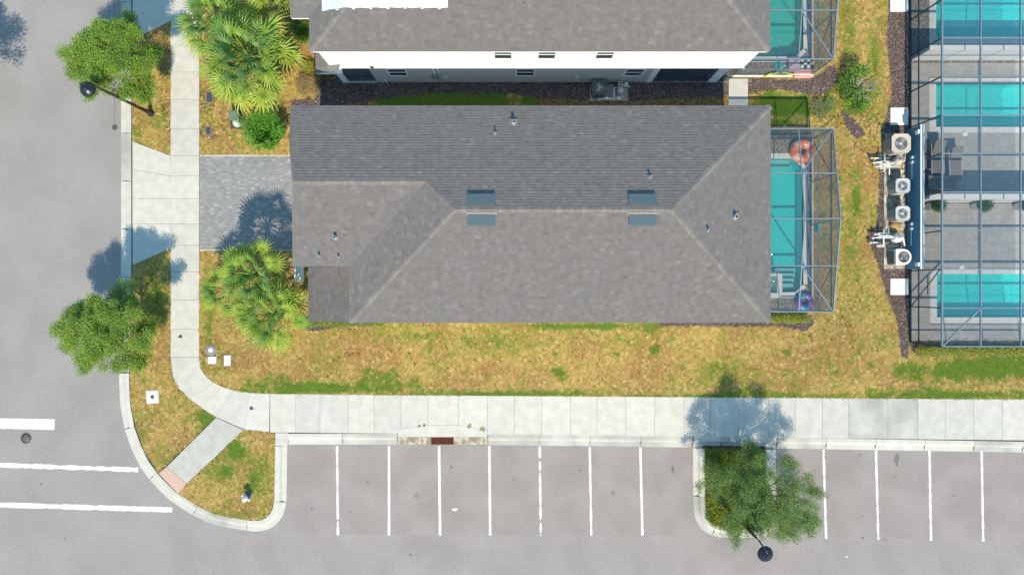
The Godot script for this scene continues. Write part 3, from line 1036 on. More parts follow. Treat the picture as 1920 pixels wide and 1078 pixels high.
func make_main_house() -> void:
	var h := thing("house", "two-storey house with a brown-grey hip roof beside the parking row", "house")
	var x0 := -7.46
	var x1 := 11.86
	var z0 := -8.325
	var z1 := 1.59
	var zs := -0.978
	var s := start()
	slab(s, PackedVector2Array([Vector2(-9.55, z0 + 0.2), Vector2(x1 - 0.25, z0 + 0.2), Vector2(x1 - 0.25, z1 - 0.2), Vector2(x0 + 0.2, z1 - 0.2), Vector2(x0 + 0.2, zs - 0.2), Vector2(-9.55, zs - 0.2)]), 0.0, EAVE - 0.02)
	part("wall", done(s), M.white_wall, h)
	house_roof(h, x0, x1, z0, z1, zs, [-10.17, -9.92, -9.62, -10.05], 5, 0.168)
	# garage door and a front door, out of this picture
	var gd := bx("garage_door", Vector3(-9.56, 1.25, -4.6), Vector3(0.05, 2.3, 4.8), M.white_trim, h)
	for k in 4:
		bx("panel", Vector3(-0.03, -0.86 + k * 0.57, 0), Vector3(0.02, 0.5, 4.6), M.white_wall, gd)
	bx("front_door", Vector3(x0 + 0.18, 1.2, 0.2), Vector3(0.06, 2.1, 1.0), M.lid_dark, h)
	for xx in [-4.0, 0.5, 4.5, 8.5]:
		window(h, xx, 1.0, 2.4, 1.0, z1 - 0.2)
		window(h, xx, 3.9, 5.0, 1.0, z1 - 0.2)
	# porch roof over the entry
	var r := RandomNumberGenerator.new()
	r.seed = 91
	var p := [Vector3(-10.1, 2.95, zs - 0.02), Vector3(-10.1, 2.95, 1.66), Vector3(-7.26, 2.95 + 2.84 * PITCH, 1.66), Vector3(-7.26, 2.95 + 2.84 * PITCH, zs - 0.02)]
	s = start()
	shingle_plane(s, p, Vector2(1, 0), r, 0.14)
	var pr := part("porch_roof", slab_mesh(rect(-10.08, zs, -7.27, 1.64), 2.72, 2.9), M.white_trim, h)
	var sh := part("shingles", done(s), M.shingle, pr)
	sh.set_meta("kind", "stuff")
	s = start()
	tri(s, p[1] + Vector3(0.02, -0.04, -0.02), p[2] + Vector3(0, -0.04, -0.02), Vector3(-7.26, 2.9, 1.64))
	tri(s, p[1] + Vector3(0.02, -0.04, -0.02), Vector3(-7.26, 2.9, 1.64), Vector3(-10.08, 2.9, 1.64))
	part("gable_end", done(s), M.white_wall, pr)
	for e in [[p[0], p[1]], [p[1], p[2]]]:
		rod("drip_edge", e[0] + Vector3.DOWN * 0.02, e[1] + Vector3.DOWN * 0.02, 0.05, 0.04, M.drip, pr)
	bx("porch_post", Vector3(-9.9, 1.4, 1.4), Vector3(0.3, 2.66, 0.3), M.white_wall, h)
	bx("porch_floor", Vector3(-8.7, 0.14, 0.3), Vector3(2.7, 0.1, 2.6), M.conc[0], h)
	# plumbing stacks
	for v in [[963, 231, "n", 0.075, 0.38], [928.5, 251, "n", 0.04, 0.3], [1218.5, 333, "n", 0.045, 0.3], [1378, 407, "e", 0.08, 0.3], [1327, 432, "e", 0.045, 0.28]]:
		vent_pipe(h, on_roof(v[0], v[1], v[2], z0, x1), v[3], v[4])
	for v in [[629, 445, 0.075, 0.3], [599, 479.5, 0.045, 0.28], [635, 481.5, 0.04, 0.25]]:
		vent_pipe(h, on_roof(v[0], v[1], "s", zs), v[2], v[3])
	for x in [902, 1204]:
		box_vent(h, on_roof(x, 375, "n", z0), 1.2, 0.42, -1.0)
		box_vent(h, on_roof(x + 1, 411, "s", z1), 1.2, 0.42, 1.0)

func make_north_house() -> void:
	var h := thing("house", "two-storey house with white upper walls and a white tarp on its roof", "house")
	var x0 := -9.29
	var x1 := 11.82
	var z0 := -20.8
	var z1 := -10.86
	var zw := z1 - 0.17
	house_roof(h, x0, x1, z0, z1, -12.4, [-10.2, -10.1, -9.9, -10.15], 6, 0.168)
	var s := start()
	# the ground floor is set back where the porch and the lanai are
	slab(s, PackedVector2Array([Vector2(-7.25, z0 + 0.2), Vector2(7.45, z0 + 0.2), Vector2(7.45, zw), Vector2(-7.25, zw)]), 0.0, 2.52)
	part("lower_wall", done(s), M.grey_wall, h)
	part("upper_wall", slab_mesh(rect(x0 + 0.2, z0 + 0.2, x1 - 0.2, zw), 2.5, EAVE - 0.02), M.white_wall, h)
	part("lanai_back_wall", slab_mesh(rect(7.45, z0 + 0.2, x1 - 0.25, zw - 2.6), 0.0, 2.5), M.grey_wall, h)
	part("porch_back_wall", slab_mesh(rect(x0 + 0.25, z0 + 0.2, -7.25, zw - 1.6), 0.0, 2.5), M.grey_wall, h)
	for c in [[10.5, 10.98], [-9.09, -8.75], [7.2, 7.5]]:
		part("column", slab_mesh(rect(c[0], zw - 0.35, c[1], zw + 0.012), 0.0, 2.5), M.white_wall, h)
	for c in [[7.5, 10.5], [10.98, 11.6], [-8.75, -7.25]]:
		var sc := part("porch_screen", slab_mesh(rect(c[0], zw - 0.06, c[1], zw - 0.04), 0.15, 2.5), M.screen, h)
		rod("rail", Vector3(c[0], 0.95, zw - 0.05), Vector3(c[1], 0.95, zw - 0.05), 0.04, 0.05, M.cage_dark, sc)
	part("porch_floor", slab_mesh(rect(7.45, zw - 2.6, x1 - 0.2, zw + 0.02), 0.0, 0.17), M.deck, h)
	part("porch_floor", slab_mesh(rect(-9.09, zw - 1.6, -7.25, zw + 0.05), 0.0, 0.17), M.conc[3], h)
	for x in [943, 1026, 1136]:
		window(h, (x - 960) * 32.0 / F, 3.98, 5.1, 0.8, zw)
	for x in [744, 985, 1190]:
		window(h, (x - 960) * 34.8 / F, 1.35, 2.42, 0.9, zw)
	bx("belt_course", Vector3(1.4, 2.53, zw + 0.012), Vector3(20.6, 0.06, 0.03), M.white_trim, h)
	# little roof over the entry, at the south-west corner
	var r := RandomNumberGenerator.new()
	r.seed = 92
	var p := [Vector3(-9.85, 2.6, -13.0), Vector3(-9.85, 2.6, -10.72), Vector3(-8.55, 2.6 + 1.3 * PITCH, -10.72), Vector3(-8.55, 2.6 + 1.3 * PITCH, -13.0)]
	var pr := part("porch_roof", slab_mesh(rect(-9.83, -13.0, -8.56, -10.74), 2.42, 2.57), M.white_trim, h)
	s = start()
	shingle_plane(s, p, Vector2(1, 0), r, 0.2)
	var sh := part("shingles", done(s), M.shingle, pr)
	sh.set_meta("kind", "stuff")
	# fittings on the shaded wall
	bx("meter_box", Vector3(-3.98, 1.35, zw + 0.07), Vector3(0.4, 0.5, 0.14), M.lid_grey, h)
	bx("meter_box", Vector3(-3.5, 1.0, zw + 0.05), Vector3(0.3, 0.36, 0.1), M.ac_grey, h)
	pipe("conduit", [Vector3(-3.98, 0.2, zw + 0.05), Vector3(-3.98, 3.1, zw + 0.05)], 0.03, M.pvc, h)
	pipe("conduit", [Vector3(-3.75, 0.2, zw + 0.05), Vector3(-3.75, 2.9, zw + 0.05)], 0.022, M.pvc, h)
	bx("wall_vent", Vector3(-7.0, 2.75, zw + 0.04), Vector3(0.16, 0.16, 0.07), M.ac_dark, h)
	bx("disconnect_box", Vector3(3.4, 1.1, zw + 0.06), Vector3(0.24, 0.34, 0.1), M.ac_grey, h)
	bx("disconnect_box", Vector3(6.6, 1.2, zw + 0.06), Vector3(0.3, 0.4, 0.1), M.ac_grey, h)
	pipe("drain_pipe", [Vector3(-6.6, 0.13, zw + 0.2), Vector3(-6.7, 0.5, zw + 0.06), Vector3(-6.7, 0.9, zw + 0.05)], 0.025, M.pvc, h)
	# the tarp, folded over the south-west hip
	var tp := thing("roof_tarp", "white tarp with weighted hem draped over the hip of the roof", "tarp")
	var a := on_roof(840, 15, "s", z1)
	s = start()
	var n := 60
	var cols := []
	var xl := (598.0 - 960.0) * (H - 6.2) / F
	for i in n + 1:
		var x := lerpf(xl, a.x, float(i) / n)
		var col := []
		for j in 9:
			var z := lerpf(a.z, -15.6, j / 8.0) + (0.012 * sin(i * 0.9) if j == 0 else 0.0)
			var hs := EAVE + PITCH * (z1 - z)
			var hw := EAVE + PITCH * (x - x0)
			var y := minf(hs, hw)
			col.append(Vector3(x, y + 0.045 + 0.012 * sin(i * 0.55 + j * 1.1) + 0.01 * sin(i * 0.21 - j * 2.0), z))
		cols.append(col)
	for i in n:
		for j in 8:
			quad(s, cols[i][j], cols[i][j + 1], cols[i + 1][j + 1], cols[i + 1][j])
	part("sheet", done(s), M.tarp, tp)
	s = smooth_start()
	for k in 7:
		var i := 8 + k * 8
		var c: Vector3 = cols[mini(i, n)][0]
		tube(s, [c + Vector3(-0.07, 0.0, 0.03), c + Vector3(0.0, 0.02, 0.035), c + Vector3(0.07, 0.0, 0.03)], [0.02, 0.035, 0.02], 8)
		part("weight_bag", done(s), M.white_trim, tp)
		s = smooth_start()

# ------------------------------------------------------------------ pools and screen cages
func pool(called: String, label: String, outline: PackedVector2Array, depth: float, plaster: Material, deck_y: float) -> Node3D:
	var o := thing(called, label, "swimming pool")
	var p := clockwise(outline)
	var s := start()
	# walls look inwards
	for i in p.size():
		var a := p[i]
		var b := p[(i + 1) % p.size()]
		quad(s, Vector3(a.x, deck_y - 0.01, a.y), Vector3(b.x, deck_y - 0.01, b.y), Vector3(b.x, deck_y - depth, b.y), Vector3(a.x, deck_y - depth, a.y))
	part("basin_wall", done(s), plaster, o)
	part("basin_floor", slab_mesh(p, deck_y - depth - 0.1, deck_y - depth, false), plaster, o)
	part("water_surface", slab_mesh(p, deck_y - 0.2, deck_y - 0.11, false), M.water, o)
	return o

func coping_strip(o: Node, a: Vector2, b: Vector2, w: float, y: float) -> void:
	# a row of coping stones with a fine joint between them, on the right of a -> b seen from above
	var d := (b - a)
	var n := maxi(1, int(round(d.length() / 0.9)))
	var t := d.normalized()
	var q := Vector2(-t.y, t.x) * w
	for i in n:
		var p0 := a + d * (float(i) / n) + t * 0.004
		var p1 := a + d * (float(i + 1) / n) - t * 0.004
		part("coping_stone", slab_mesh(PackedVector2Array([p0, p1, p1 + q, p0 + q]), y - 0.12, y + 0.012), M.coping, o)

func deck_pieces(called: String, rects: Array, y: float, m: Material) -> Node3D:
	var d := structure(called)
	for r in rects:
		part("paving", slab_mesh(rect(r[0], r[1], r[2], r[3]), 0.0, y), m, d)
	return d

func paved(d: Node3D, areas: Array, y: float, seed_: int) -> void:
	# paving stones of mixed sizes, joined: too small to pick apart
	var r := RandomNumberGenerator.new()
	r.seed = seed_
	var s := start()
	for a in areas:
		var z: float = a[1]
		while z < a[3] - 0.02:
			var dz := minf(r.randf_range(0.15, 0.32), a[3] - z)
			var x: float = a[0]
			while x < a[2] - 0.02:
				var dx := minf(r.randf_range(0.2, 0.5), a[2] - x)
				var v := r.randf_range(0.42, 0.49)
				s.set_color(Color(v, v * 0.97, v * 0.93))
				if dx > 0.03 and dz > 0.03:
					slab(s, rect(x + 0.002, z + 0.002, x + dx - 0.002, z + dz - 0.002), y - 0.02, y + r.randf_range(0.006, 0.008))
				x += dx
			z += dz
	var o := part("paving_stones", done(s), M.deck_tile, d)
	o.set_meta("kind", "stuff")

func screen_quad(parent: Node, a: Vector3, b: Vector3, c: Vector3, d: Vector3) -> void:
	var s := start()
	quad(s, a, b, c, d)
	part("screen_panel", done(s), M.screen, parent)

func gable_cage(label: String, dz: float) -> Node3D:
	# lanai cage east of a house: low gable whose ridge runs east-west
	var o := thing("pool_cage", label, "pool cage", Vector3(0, 0, dz), "screen cages behind the two houses")
	var xa := 11.9
	var xb := 14.36
	var xc := 16.1
	var zs := [-7.95, -5.66, -3.365, -1.07, 1.22]
	var hs := [2.64, 3.02, 3.4, 3.02, 2.64]
	var b0 := 0.15
	for i in 5:
		var y: float = hs[i]
		var z: float = zs[i]
		rod("roof_beam", Vector3(xa, y, z), Vector3(xc, y, z), 0.055, 0.11, M.cage, o)
		rod("post", Vector3(xc, b0, z), Vector3(xc, y, z), 0.055, 0.055, M.cage, o)
		if i in [0, 4]:
			rod("post", Vector3(xb, b0, z), Vector3(xb, y, z), 0.05, 0.05, M.cage, o)
			rod("chair_rail", Vector3(xa, 1.0, z), Vector3(xc, 1.0, z), 0.045, 0.045, M.cage, o)
			rod("base_rail", Vector3(xa, b0 + 0.02, z), Vector3(xc, b0 + 0.02, z), 0.05, 0.04, M.cage, o)
			for k in 2:
				var x0: float = [xa, xb][k]
				var x1: float = [xb, xc][k]
				screen_quad(o, Vector3(x0, b0, z), Vector3(x1, b0, z), Vector3(x1, y, z), Vector3(x0, y, z))
		if i < 4:
			var y2: float = hs[i + 1]
			var z2: float = zs[i + 1]
			rod("purlin", Vector3(xb, y, z), Vector3(xb, y2, z2), 0.05, 0.06, M.cage, o)
			rod("eave_beam", Vector3(xc, y, z), Vector3(xc, y2, z2), 0.055, 0.09, M.cage, o)
			rod("chair_rail", Vector3(xc, 1.0, z), Vector3(xc, 1.0, z2), 0.045, 0.045, M.cage, o)
			rod("wall_rail", Vector3(xc, 2.42, z), Vector3(xc, 2.42, z2), 0.05, 0.05, M.cage_dark, o)
			rod("base_rail", Vector3(xc, b0 + 0.02, z), Vector3(xc, b0 + 0.02, z2), 0.06, 0.05, M.cage, o)
			for k in 2:
				var x0: float = [xa, xb][k]
				var x1: float = [xb, xc][k]
				screen_quad(o, Vector3(x0, y, z), Vector3(x1, y, z), Vector3(x1, y2, z2), Vector3(x0, y2, z2))
			screen_quad(o, Vector3(xc, b0, z), Vector3(xc, y, z), Vector3(xc, y2, z2), Vector3(xc, b0, z2))
	rod("brace", Vector3(xc, 2.62, zs[0]), Vector3(xb, 3.0, zs[1]), 0.05, 0.05, M.cage, o)
	rod("brace", Vector3(xb, 3.0, zs[3]), Vector3(xc, 2.62, zs[4]), 0.05, 0.05, M.cage, o)
	rod("brace", Vector3(xc, 0.3, zs[0] + 0.1), Vector3(xc, 2.4, zs[1] - 0.1), 0.03, 0.03, M.cage_dark, o)
	rod("brace", Vector3(xc, 2.4, zs[3] + 0.1), Vector3(xc, 0.3, zs[4] - 0.1), 0.03, 0.03, M.cage_dark, o)
	return o

func house_pool(called: String, label: String, dz: float, plaster: Material) -> Node3D:
	# pool with clipped outer corners; east edge runs along the cage
	var y := 0.15
	var w := 15.66
	var zn := -6.9
	var zS := 0.25
	var out := PackedVector2Array([Vector2(12.7, zn + dz), Vector2(15.15, zn + dz), Vector2(w, zn + 0.55 + dz), Vector2(w, zS - 0.42 + dz), Vector2(15.24, zS + dz), Vector2(12.7, zS + dz)])
	var o := pool(called, label, out, 0.9, plaster, y)
	for i in out.size():
		var a := out[i]
		var b := out[(i + 1) % out.size()]
		coping_strip(o, b, a, 0.22 if i in [1, 2, 3] else 0.3, y)
	return o

func make_house_pools() -> void:
	var y := 0.15
	for k in 2:
		var dz := -12.65 * k
		var d := deck_pieces("pool_deck", [[11.6, -7.97 + dz, 16.13, -6.9 + dz], [11.6, 0.25 + dz, 16.13, 1.26 + dz], [11.6, -6.9 + dz, 12.7, 0.25 + dz], [15.66, -6.9 + dz, 16.13, 0.25 + dz]], y, M.deck)
		for c in [[Vector2(15.15, -6.9 + dz), Vector2(15.66, -6.9 + dz), Vector2(15.66, -6.35 + dz)], [Vector2(15.66, -0.17 + dz), Vector2(15.66, 0.25 + dz), Vector2(15.24, 0.25 + dz)]]:
			part("paving", slab_mesh(PackedVector2Array(c), 0.0, y), M.deck, d)
		for e in [[11.6, 1.262, 16.2, 1.34], [16.132, -7.97, 16.2, 1.26]]:
			part("deck_edge", slab_mesh(rect(e[0], e[1] + dz, e[2], e[3] + dz), 0.0, y + 0.005), M.coping, d)
	var a := house_pool("swimming_pool", "bright turquoise pool with steps behind the house by the parking row", 0.0, M.plaster)
	for k in 4:
		bx("step", Vector3(14.35, -0.66 + 0.08 * k, -0.95 + k * 0.28), Vector3(2.4 - 0.22 * k, 0.2 + 0.16 * k, 0.2), M.plaster_pale, a)
	bx("tanning_ledge", Vector3(13.9, -0.5, -6.68), Vector3(2.4, 0.5, 0.42), M.plaster_pale, a)
	# raised spa at the house side
	var sp := thing("spa", "raised white spa basin with rounded corners at the pool steps", "spa", Vector3(13.55, 0, -0.15))
	var ring := [[-0.9, -0.72], [0.72, -0.72], [0.9, -0.54], [0.9, 0.54], [0.72, 0.72], [-0.9, 0.72]]
	for i in ring.size():
		var p := Vector2(ring[i][0], ring[i][1])
		var q := Vector2(ring[(i + 1) % ring.size()][0], ring[(i + 1) % ring.size()][1])
		var t := (q - p).normalized()
		var nn := Vector2(-t.y, t.x) * 0.27
		part("rim_stone", slab_mesh(PackedVector2Array([p, q, q + nn, p + nn]), -0.9, 0.36 + 0.002 * i), M.coping, sp)
	part("water_surface", slab_mesh(rect(-0.66, -0.48, 0.66, 0.48), 0.1, 0.24, false), M.water, sp)
	part("basin_floor", slab_mesh(rect(-0.7, -0.5, 0.7, 0.5), -0.8, -0.3, false), M.plaster, sp)
	house_pool("swimming_pool", "green pool behind the house with the tarp on its roof", -12.65, M.plaster_green)
	gable_cage("screen cage over the bright turquoise pool with an orange ring inside", 0.0)
	gable_cage("screen cage over the green pool with floats on its deck", -12.65)
	# swim rings and toys
	var f := thing("swim_ring", "orange and white striped swim ring lying by the turquoise pool", "swim ring", g(1505, 283, 0.3))
	for k in 12:
		var s := smooth_start()
		torus(s, Vector3.ZERO, 0.42, 0.25, 4, 12, TAU * k / 12, TAU * (k + 1) / 12)
		part("panel", done(s), mat([Color(0.78, 0.24, 0.10), Color(0.80, 0.50, 0.36), Color(0.72, 0.17, 0.07)][k % 3], 0.35, 0.0, null, 1.0, 0.6), f)
	f = thing("swim_ring", "purple and blue swim ring lying on the deck below the pool steps", "swim ring", g(1509, 566, 0.28))
	for k in 8:
		var s := smooth_start()
		torus(s, Vector3.ZERO, 0.32, 0.17, 5, 12, TAU * k / 8, TAU * (k + 1) / 8)
		part("panel", done(s), mat([Color(0.35, 0.05, 0.42), Color(0.06, 0.16, 0.42), Color(0.06, 0.32, 0.42)][k % 3], 0.35, 0.0, null, 1.0, 0.6), f)
	f = thing("towel", "small teal towel hung over the rail of the screen cage", "towel", Vector3(16.1, 1.02, -3.15))
	for k in [-1, 1]:
		bx("fold", Vector3(k * 0.05, -0.14, 0), Vector3(0.02, 0.34, 0.45), mat(Color(0.05, 0.36, 0.42), 0.9), f, Vector3(0, 0, k * 0.25))
	bx("fold", Vector3(0, 0.035, 0), Vector3(0.1, 0.02, 0.45), mat(Color(0.05, 0.36, 0.42), 0.9), f)
	# toys on the deck beside the green pool
	var cols := [Color(0.55, 0.55, 0.05), Color(0.03, 0.40, 0.42), Color(0.70, 0.12, 0.10)]
	for k in 3:
		var s := smooth_start()
		var c := g(1470 + k * 14, 139 - k * 5, 0.22)
		tube(s, [c + Vector3(-1.0, 0, 0.14), c + Vector3(-0.7, 0, -0.02), c + Vector3(0, 0, -0.1 + 0.05 * k), c + Vector3(0.9, 0, 0.08)], [0.055], 10)
		var o := part("pool_noodle", done(s), mat(cols[k], 0.7), self)
		o.name = numbered("pool_noodle")
		tag(o, ["yellow foam noodle on the deck of the green pool", "teal foam noodle on the deck of the green pool", "red foam noodle on the deck of the green pool"][k], "pool noodle", "foam noodles")
	f = thing("pool_float", "pink inflatable raft on the deck of the green pool", "pool float", g(1505, 138, 0.2))
	for k in 4:
		var s := smooth_start()
		tube(s, [Vector3(-0.5, 0.05, -0.18 + k * 0.12), Vector3(-0.42, 0.06, -0.18 + k * 0.12), Vector3(0.42, 0.06, -0.18 + k * 0.12), Vector3(0.5, 0.05, -0.18 + k * 0.12)], [0.02, 0.075, 0.075, 0.02], 10)
		part("tube", done(s), mat(Color(0.75, 0.30, 0.30) if k % 2 else Color(0.78, 0.55, 0.52), 0.4), f)
	f = thing("pool_float", "lilac lounge float with black and white checks by the green pool", "pool float", g(1500, 126, 0.2))
	bx("back_cushion", Vector3(-0.35, 0.1, -0.1), Vector3(0.6, 0.2, 0.7), mat(Color(0.55, 0.42, 0.55), 0.5), f)
	for i in 4:
		for j in 3:
			bx("check", Vector3(0.1 + i * 0.17, 0.06, -0.35 + j * 0.17), Vector3(0.165, 0.12, 0.165), M.lid_dark if (i + j) % 2 else M.white_trim, f)
	for k in 2:
		f = thing("kickboard", ["teal foam kickboard leaning flat on the deck by the green pool", "pale teal foam kickboard beside the darker one by the green pool"][k], "kickboard", g(1460 + k * 8, 122 + k * 4, 0.17))
		var s := start()
		slab(s, PackedVector2Array([Vector2(-0.22, -0.1), Vector2(0.1, -0.15), Vector2(0.24, -0.06), Vector2(0.24, 0.06), Vector2(0.1, 0.15), Vector2(-0.22, 0.1)]), 0.0, 0.04)
		part("board", done(s), mat([Color(0.03, 0.36, 0.42), Color(0.20, 0.50, 0.50)][k], 0.7), f)
	# stepping pads by the cages
	tag(part("concrete_pad", slab_mesh(poly([[1367, 147.5], [1403, 147.5], [1403, 199], [1367, 199]], 0.13), 0.0, 0.15), M.conc[3]), "grey concrete pad at the cage door between the two houses", "concrete pad")

func make_right_block() -> void:
	# row of patios under one long cage
	var X := 21.42
	var XE := 30.0
	var y := 0.15
	var p1 := rect(22.8, -19.0, XE, -13.4)
	var p2 := rect(22.8, -10.95, XE, -8.62)
	var p3 := rect(22.85, -0.72, XE, 1.6)
	var dk := deck_pieces("patio_deck", [[X, -22, 22.8, 2.9], [22.8, -13.4, XE, -10.95], [22.8, -8.62, XE, -0.72], [22.8, 1.6, XE, 2.9], [22.8, -22, XE, -19.0], [22.8, -0.72, 22.85, 1.6]], y, M.deck)
	paved(dk, [[X + 0.05, -12.05, 22.44, -8.0], [22.44, -12.05, 27.6, -11.3], [22.44, -8.28, 27.6, -4.7], [X + 0.6, -4.5, 27.6, -1.05], [X + 0.05, 2.0, 27.6, 2.85], [X + 0.05, -1.0, 22.5, 2.0]], y, 55)
	var i := 0
	for p in [p1, p2, p3]:
		var o := pool("swimming_pool", ["turquoise pool lying in the shade of the white patio wall", "turquoise pool between two paved patios beneath the long cage", "turquoise pool at the hedge end of the long cage"][i], p, 0.85, M.plaster, y)
		coping_strip(o, p[0], p[3], 0.36, y)
		coping_strip(o, Vector2(27.6, p[0].y), Vector2(p[0].x - 0.36, p[0].y), 0.3, y)
		coping_strip(o, Vector2(p[3].x - 0.36, p[3].y), Vector2(27.6, p[3].y), 0.32, y)
		i += 1
	# privacy walls between the patios
	for k in 2:
		var z: float = [-12.2, -4.57][k]
		var w := thing("privacy_wall", ["white stucco privacy wall beside the shaded turquoise pool", "white stucco privacy wall with potted plants at its foot"][k], "wall", Vector3(X, 0, z), "patio privacy walls")
		bx("wall_body", Vector3(4.3, 0.9, -0.1), Vector3(8.5, 1.76, 0.2), M.white_wall, w)
		bx("wall_cap", Vector3(4.3, 1.8, -0.1), Vector3(8.56, 0.04, 0.26), M.white_trim, w)
	var kw := thing("equipment_wall", "low stucco wall with blue shade painted into its colour behind the row of air conditioners", "wall", Vector3(X - 0.21, 0, -4.7))
	bx("wall_body", Vector3(0.08, 0.72, 0), Vector3(0.16, 1.4, 7.45), M.shade_blue_wall, kw)
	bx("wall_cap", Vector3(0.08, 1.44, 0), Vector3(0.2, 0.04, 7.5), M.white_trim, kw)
	for k in [[-1.9, 0.75], [1.6, 0.7]]:
		pipe("wall_pipe", [Vector3(-0.03, 0.3, k[0]), Vector3(-0.05, k[1], k[0]), Vector3(-0.05, k[1], k[0] + 0.9)], 0.025, M.pvc, kw)
		for j in 2:
			bx("junction_box", Vector3(-0.06, k[1] + 0.05, k[0] - 0.25 * j), Vector3(0.12, 0.16, 0.14), M.pvc, kw)
	for k in [-3.4, 3.5]:
		bx("disconnect_box", Vector3(-0.06, 1.25, k), Vector3(0.1, 0.28, 0.2), M.pvc, kw)
	# the cage
	var c := thing("pool_cage", "long flat screen cage over the row of three pools and patios", "pool cage")
	var hh := 2.85
	var xs := [X, 23.34, 25.33, 27.32]
	var zs := []
	for k in 12:
		zs.append(2.94 - 1.92 * k)
	for k in zs.size():
		var z: float = zs[k]
		rod("roof_beam", Vector3(X, hh, z), Vector3(29.5, hh, z), 0.055, 0.1, M.cage, c)
		rod("post", Vector3(X, 0.15, z), Vector3(X, hh, z), 0.06, 0.06, M.cage_dark, c)
		if k < zs.size() - 1:
			var z2: float = zs[k + 1]
			rod("chair_rail", Vector3(X, 0.9, z), Vector3(X, 0.9, z2), 0.05, 0.05, M.cage_dark, c)
			rod("base_rail", Vector3(X, 0.18, z), Vector3(X, 0.18, z2), 0.07, 0.06, M.cage_dark, c)
			for q in 3:
				rod("purlin", Vector3(xs[q], hh, z), Vector3(xs[q], hh, z2), 0.07 if q == 0 else 0.055, 0.08, M.cage, c)
				screen_quad(c, Vector3(xs[q], hh, z), Vector3(xs[q + 1], hh, z), Vector3(xs[q + 1], hh, z2), Vector3(xs[q], hh, z2))
			screen_quad(c, Vector3(X, 0.15, z), Vector3(X, 0.15, z2), Vector3(X, hh, z2), Vector3(X, hh, z))
	for q in 4:
		rod("post", Vector3(xs[q], 0.15, 2.94), Vector3(xs[q], hh, 2.94), 0.05, 0.05, M.cage_dark, c)
		if q < 3:
			rod("chair_rail", Vector3(xs[q], 0.9, 2.94), Vector3(xs[q + 1], 0.9, 2.94), 0.05, 0.05, M.cage_dark, c)
			screen_quad(c, Vector3(xs[q], 0.15, 2.94), Vector3(xs[q + 1], 0.15, 2.94), Vector3(xs[q + 1], hh, 2.94), Vector3(xs[q], hh, 2.94))
	rod("brace", Vector3(X, hh + 0.02, 2.94), Vector3(23.34, hh + 0.02, 1.02), 0.055, 0.06, M.cage, c)
	rod("brace", Vector3(X, 2.7, -0.9), Vector3(X, 0.3, 0.95), 0.04, 0.04, M.cage_dark, c)
	rod("door_frame", Vector3(22.35, 0.15, -0.6), Vector3(22.35, 0.15, 0.4), 0.05, 0.05, M.cage_dark, c)
	# door stoops along the cage
	for k in 3:
		var b: Array = [[1670, -40, 1704, 22], [1670.5, 202, 1703.5, 234.5], [1670.5, 522.5, 1704.5, 553]][k]
		tag(part(numbered("concrete_pad"), slab_mesh(poly([[b[0], b[1]], [b[2], b[1]], [b[2], b[3]], [b[0], b[3]]], 0.14), 0.0, 0.165), M.coping), ["white concrete door pad outside the shaded pool", "white concrete door pad next to the large tan air conditioner", "white concrete door pad next to the white pool heater"][k], "concrete pad", "door pads along the long cage")
	# pots at the wall
	for k in 3:
		var px: float = [1742, 1828, 1908][k]
		var pt := thing("potted_plant", ["clipped green ball shrub in a white pot in the patio corner", "clipped green ball shrub in a white cylinder pot amid the privacy wall", "clipped ball shrub in a white pot far along the privacy wall"][k], "potted plant", g(px, 388, 0.15), "ball shrubs on the patio")
		var s := smooth_start()
		lathe(s, Vector3.ZERO, [[0.2, 0.0], [0.24, 0.06], [0.27, 0.55], [0.3, 0.58], [0.3, 0.62], [0.25, 0.62], [0.25, 0.55], [0.0, 0.55]], 24)
		part("pot", done(s), M.white_trim, pt)
		leaf_blob(pt, "foliage", [[Vector3(0, 0.85, 0), Vector3(0.3, 0.3, 0.3)]], 420, 0.055, [Color(0.05, 0.14, 0.025), Color(0.09, 0.20, 0.03)], 300 + k, 0.7)
	# loungers in the middle patio
	for k in 3:
		var l := thing("sun_lounger", ["grey sling lounger in the patio corner by the equipment wall", "grey sling lounger standing half in the wall's shade", "grey sling lounger fully in the shade of the privacy wall"][k], "sun lounger", [g(1752, 300, 0.15), g(1785, 312, 0.15), g(1760, 345, 0.15)][k], "patio loungers")
		l.rotation.y = [0.0, 0.05, 1.5][k]
		var fm: Material = M.ac_grey
		bx("seat", Vector3(0, 0.34, 0.2), Vector3(0.6, 0.04, 1.1), M.lid_grey, l)
		bx("backrest", Vector3(0, 0.5, -0.62), Vector3(0.6, 0.04, 0.7), M.lid_grey, l, Vector3(0.5, 0, 0))
		for sx in [-1, 1]:
			bx("side_rail", Vector3(sx * 0.32, 0.33, 0.0), Vector3(0.05, 0.06, 1.6), fm, l)
			for sz in [-0.6, 0.6]:
				bx("leg", Vector3(sx * 0.32, 0.16, sz), Vector3(0.05, 0.32, 0.05), fm, l)
	for k in 2:
		var c0: Vector3 = [g(1811, 250, 0.17), g(1805, 501, 0.17)][k]
		var t := thing("skimmer_lid", ["pale round skimmer lid in the paving below the middle pool", "pale round skimmer lid in the paving above the hedge end pool"][k], "skimmer lid", c0)
		var s := smooth_start()
		lathe(s, Vector3.ZERO, [[0.0, 0.02], [0.13, 0.02], [0.15, 0.0]], 18)
		part("lid", done(s), M.hyd_white, t)
		bx("finger_hole", Vector3(0.06, 0.018, 0), Vector3(0.03, 0.012, 0.03), M.lid_grey, t)

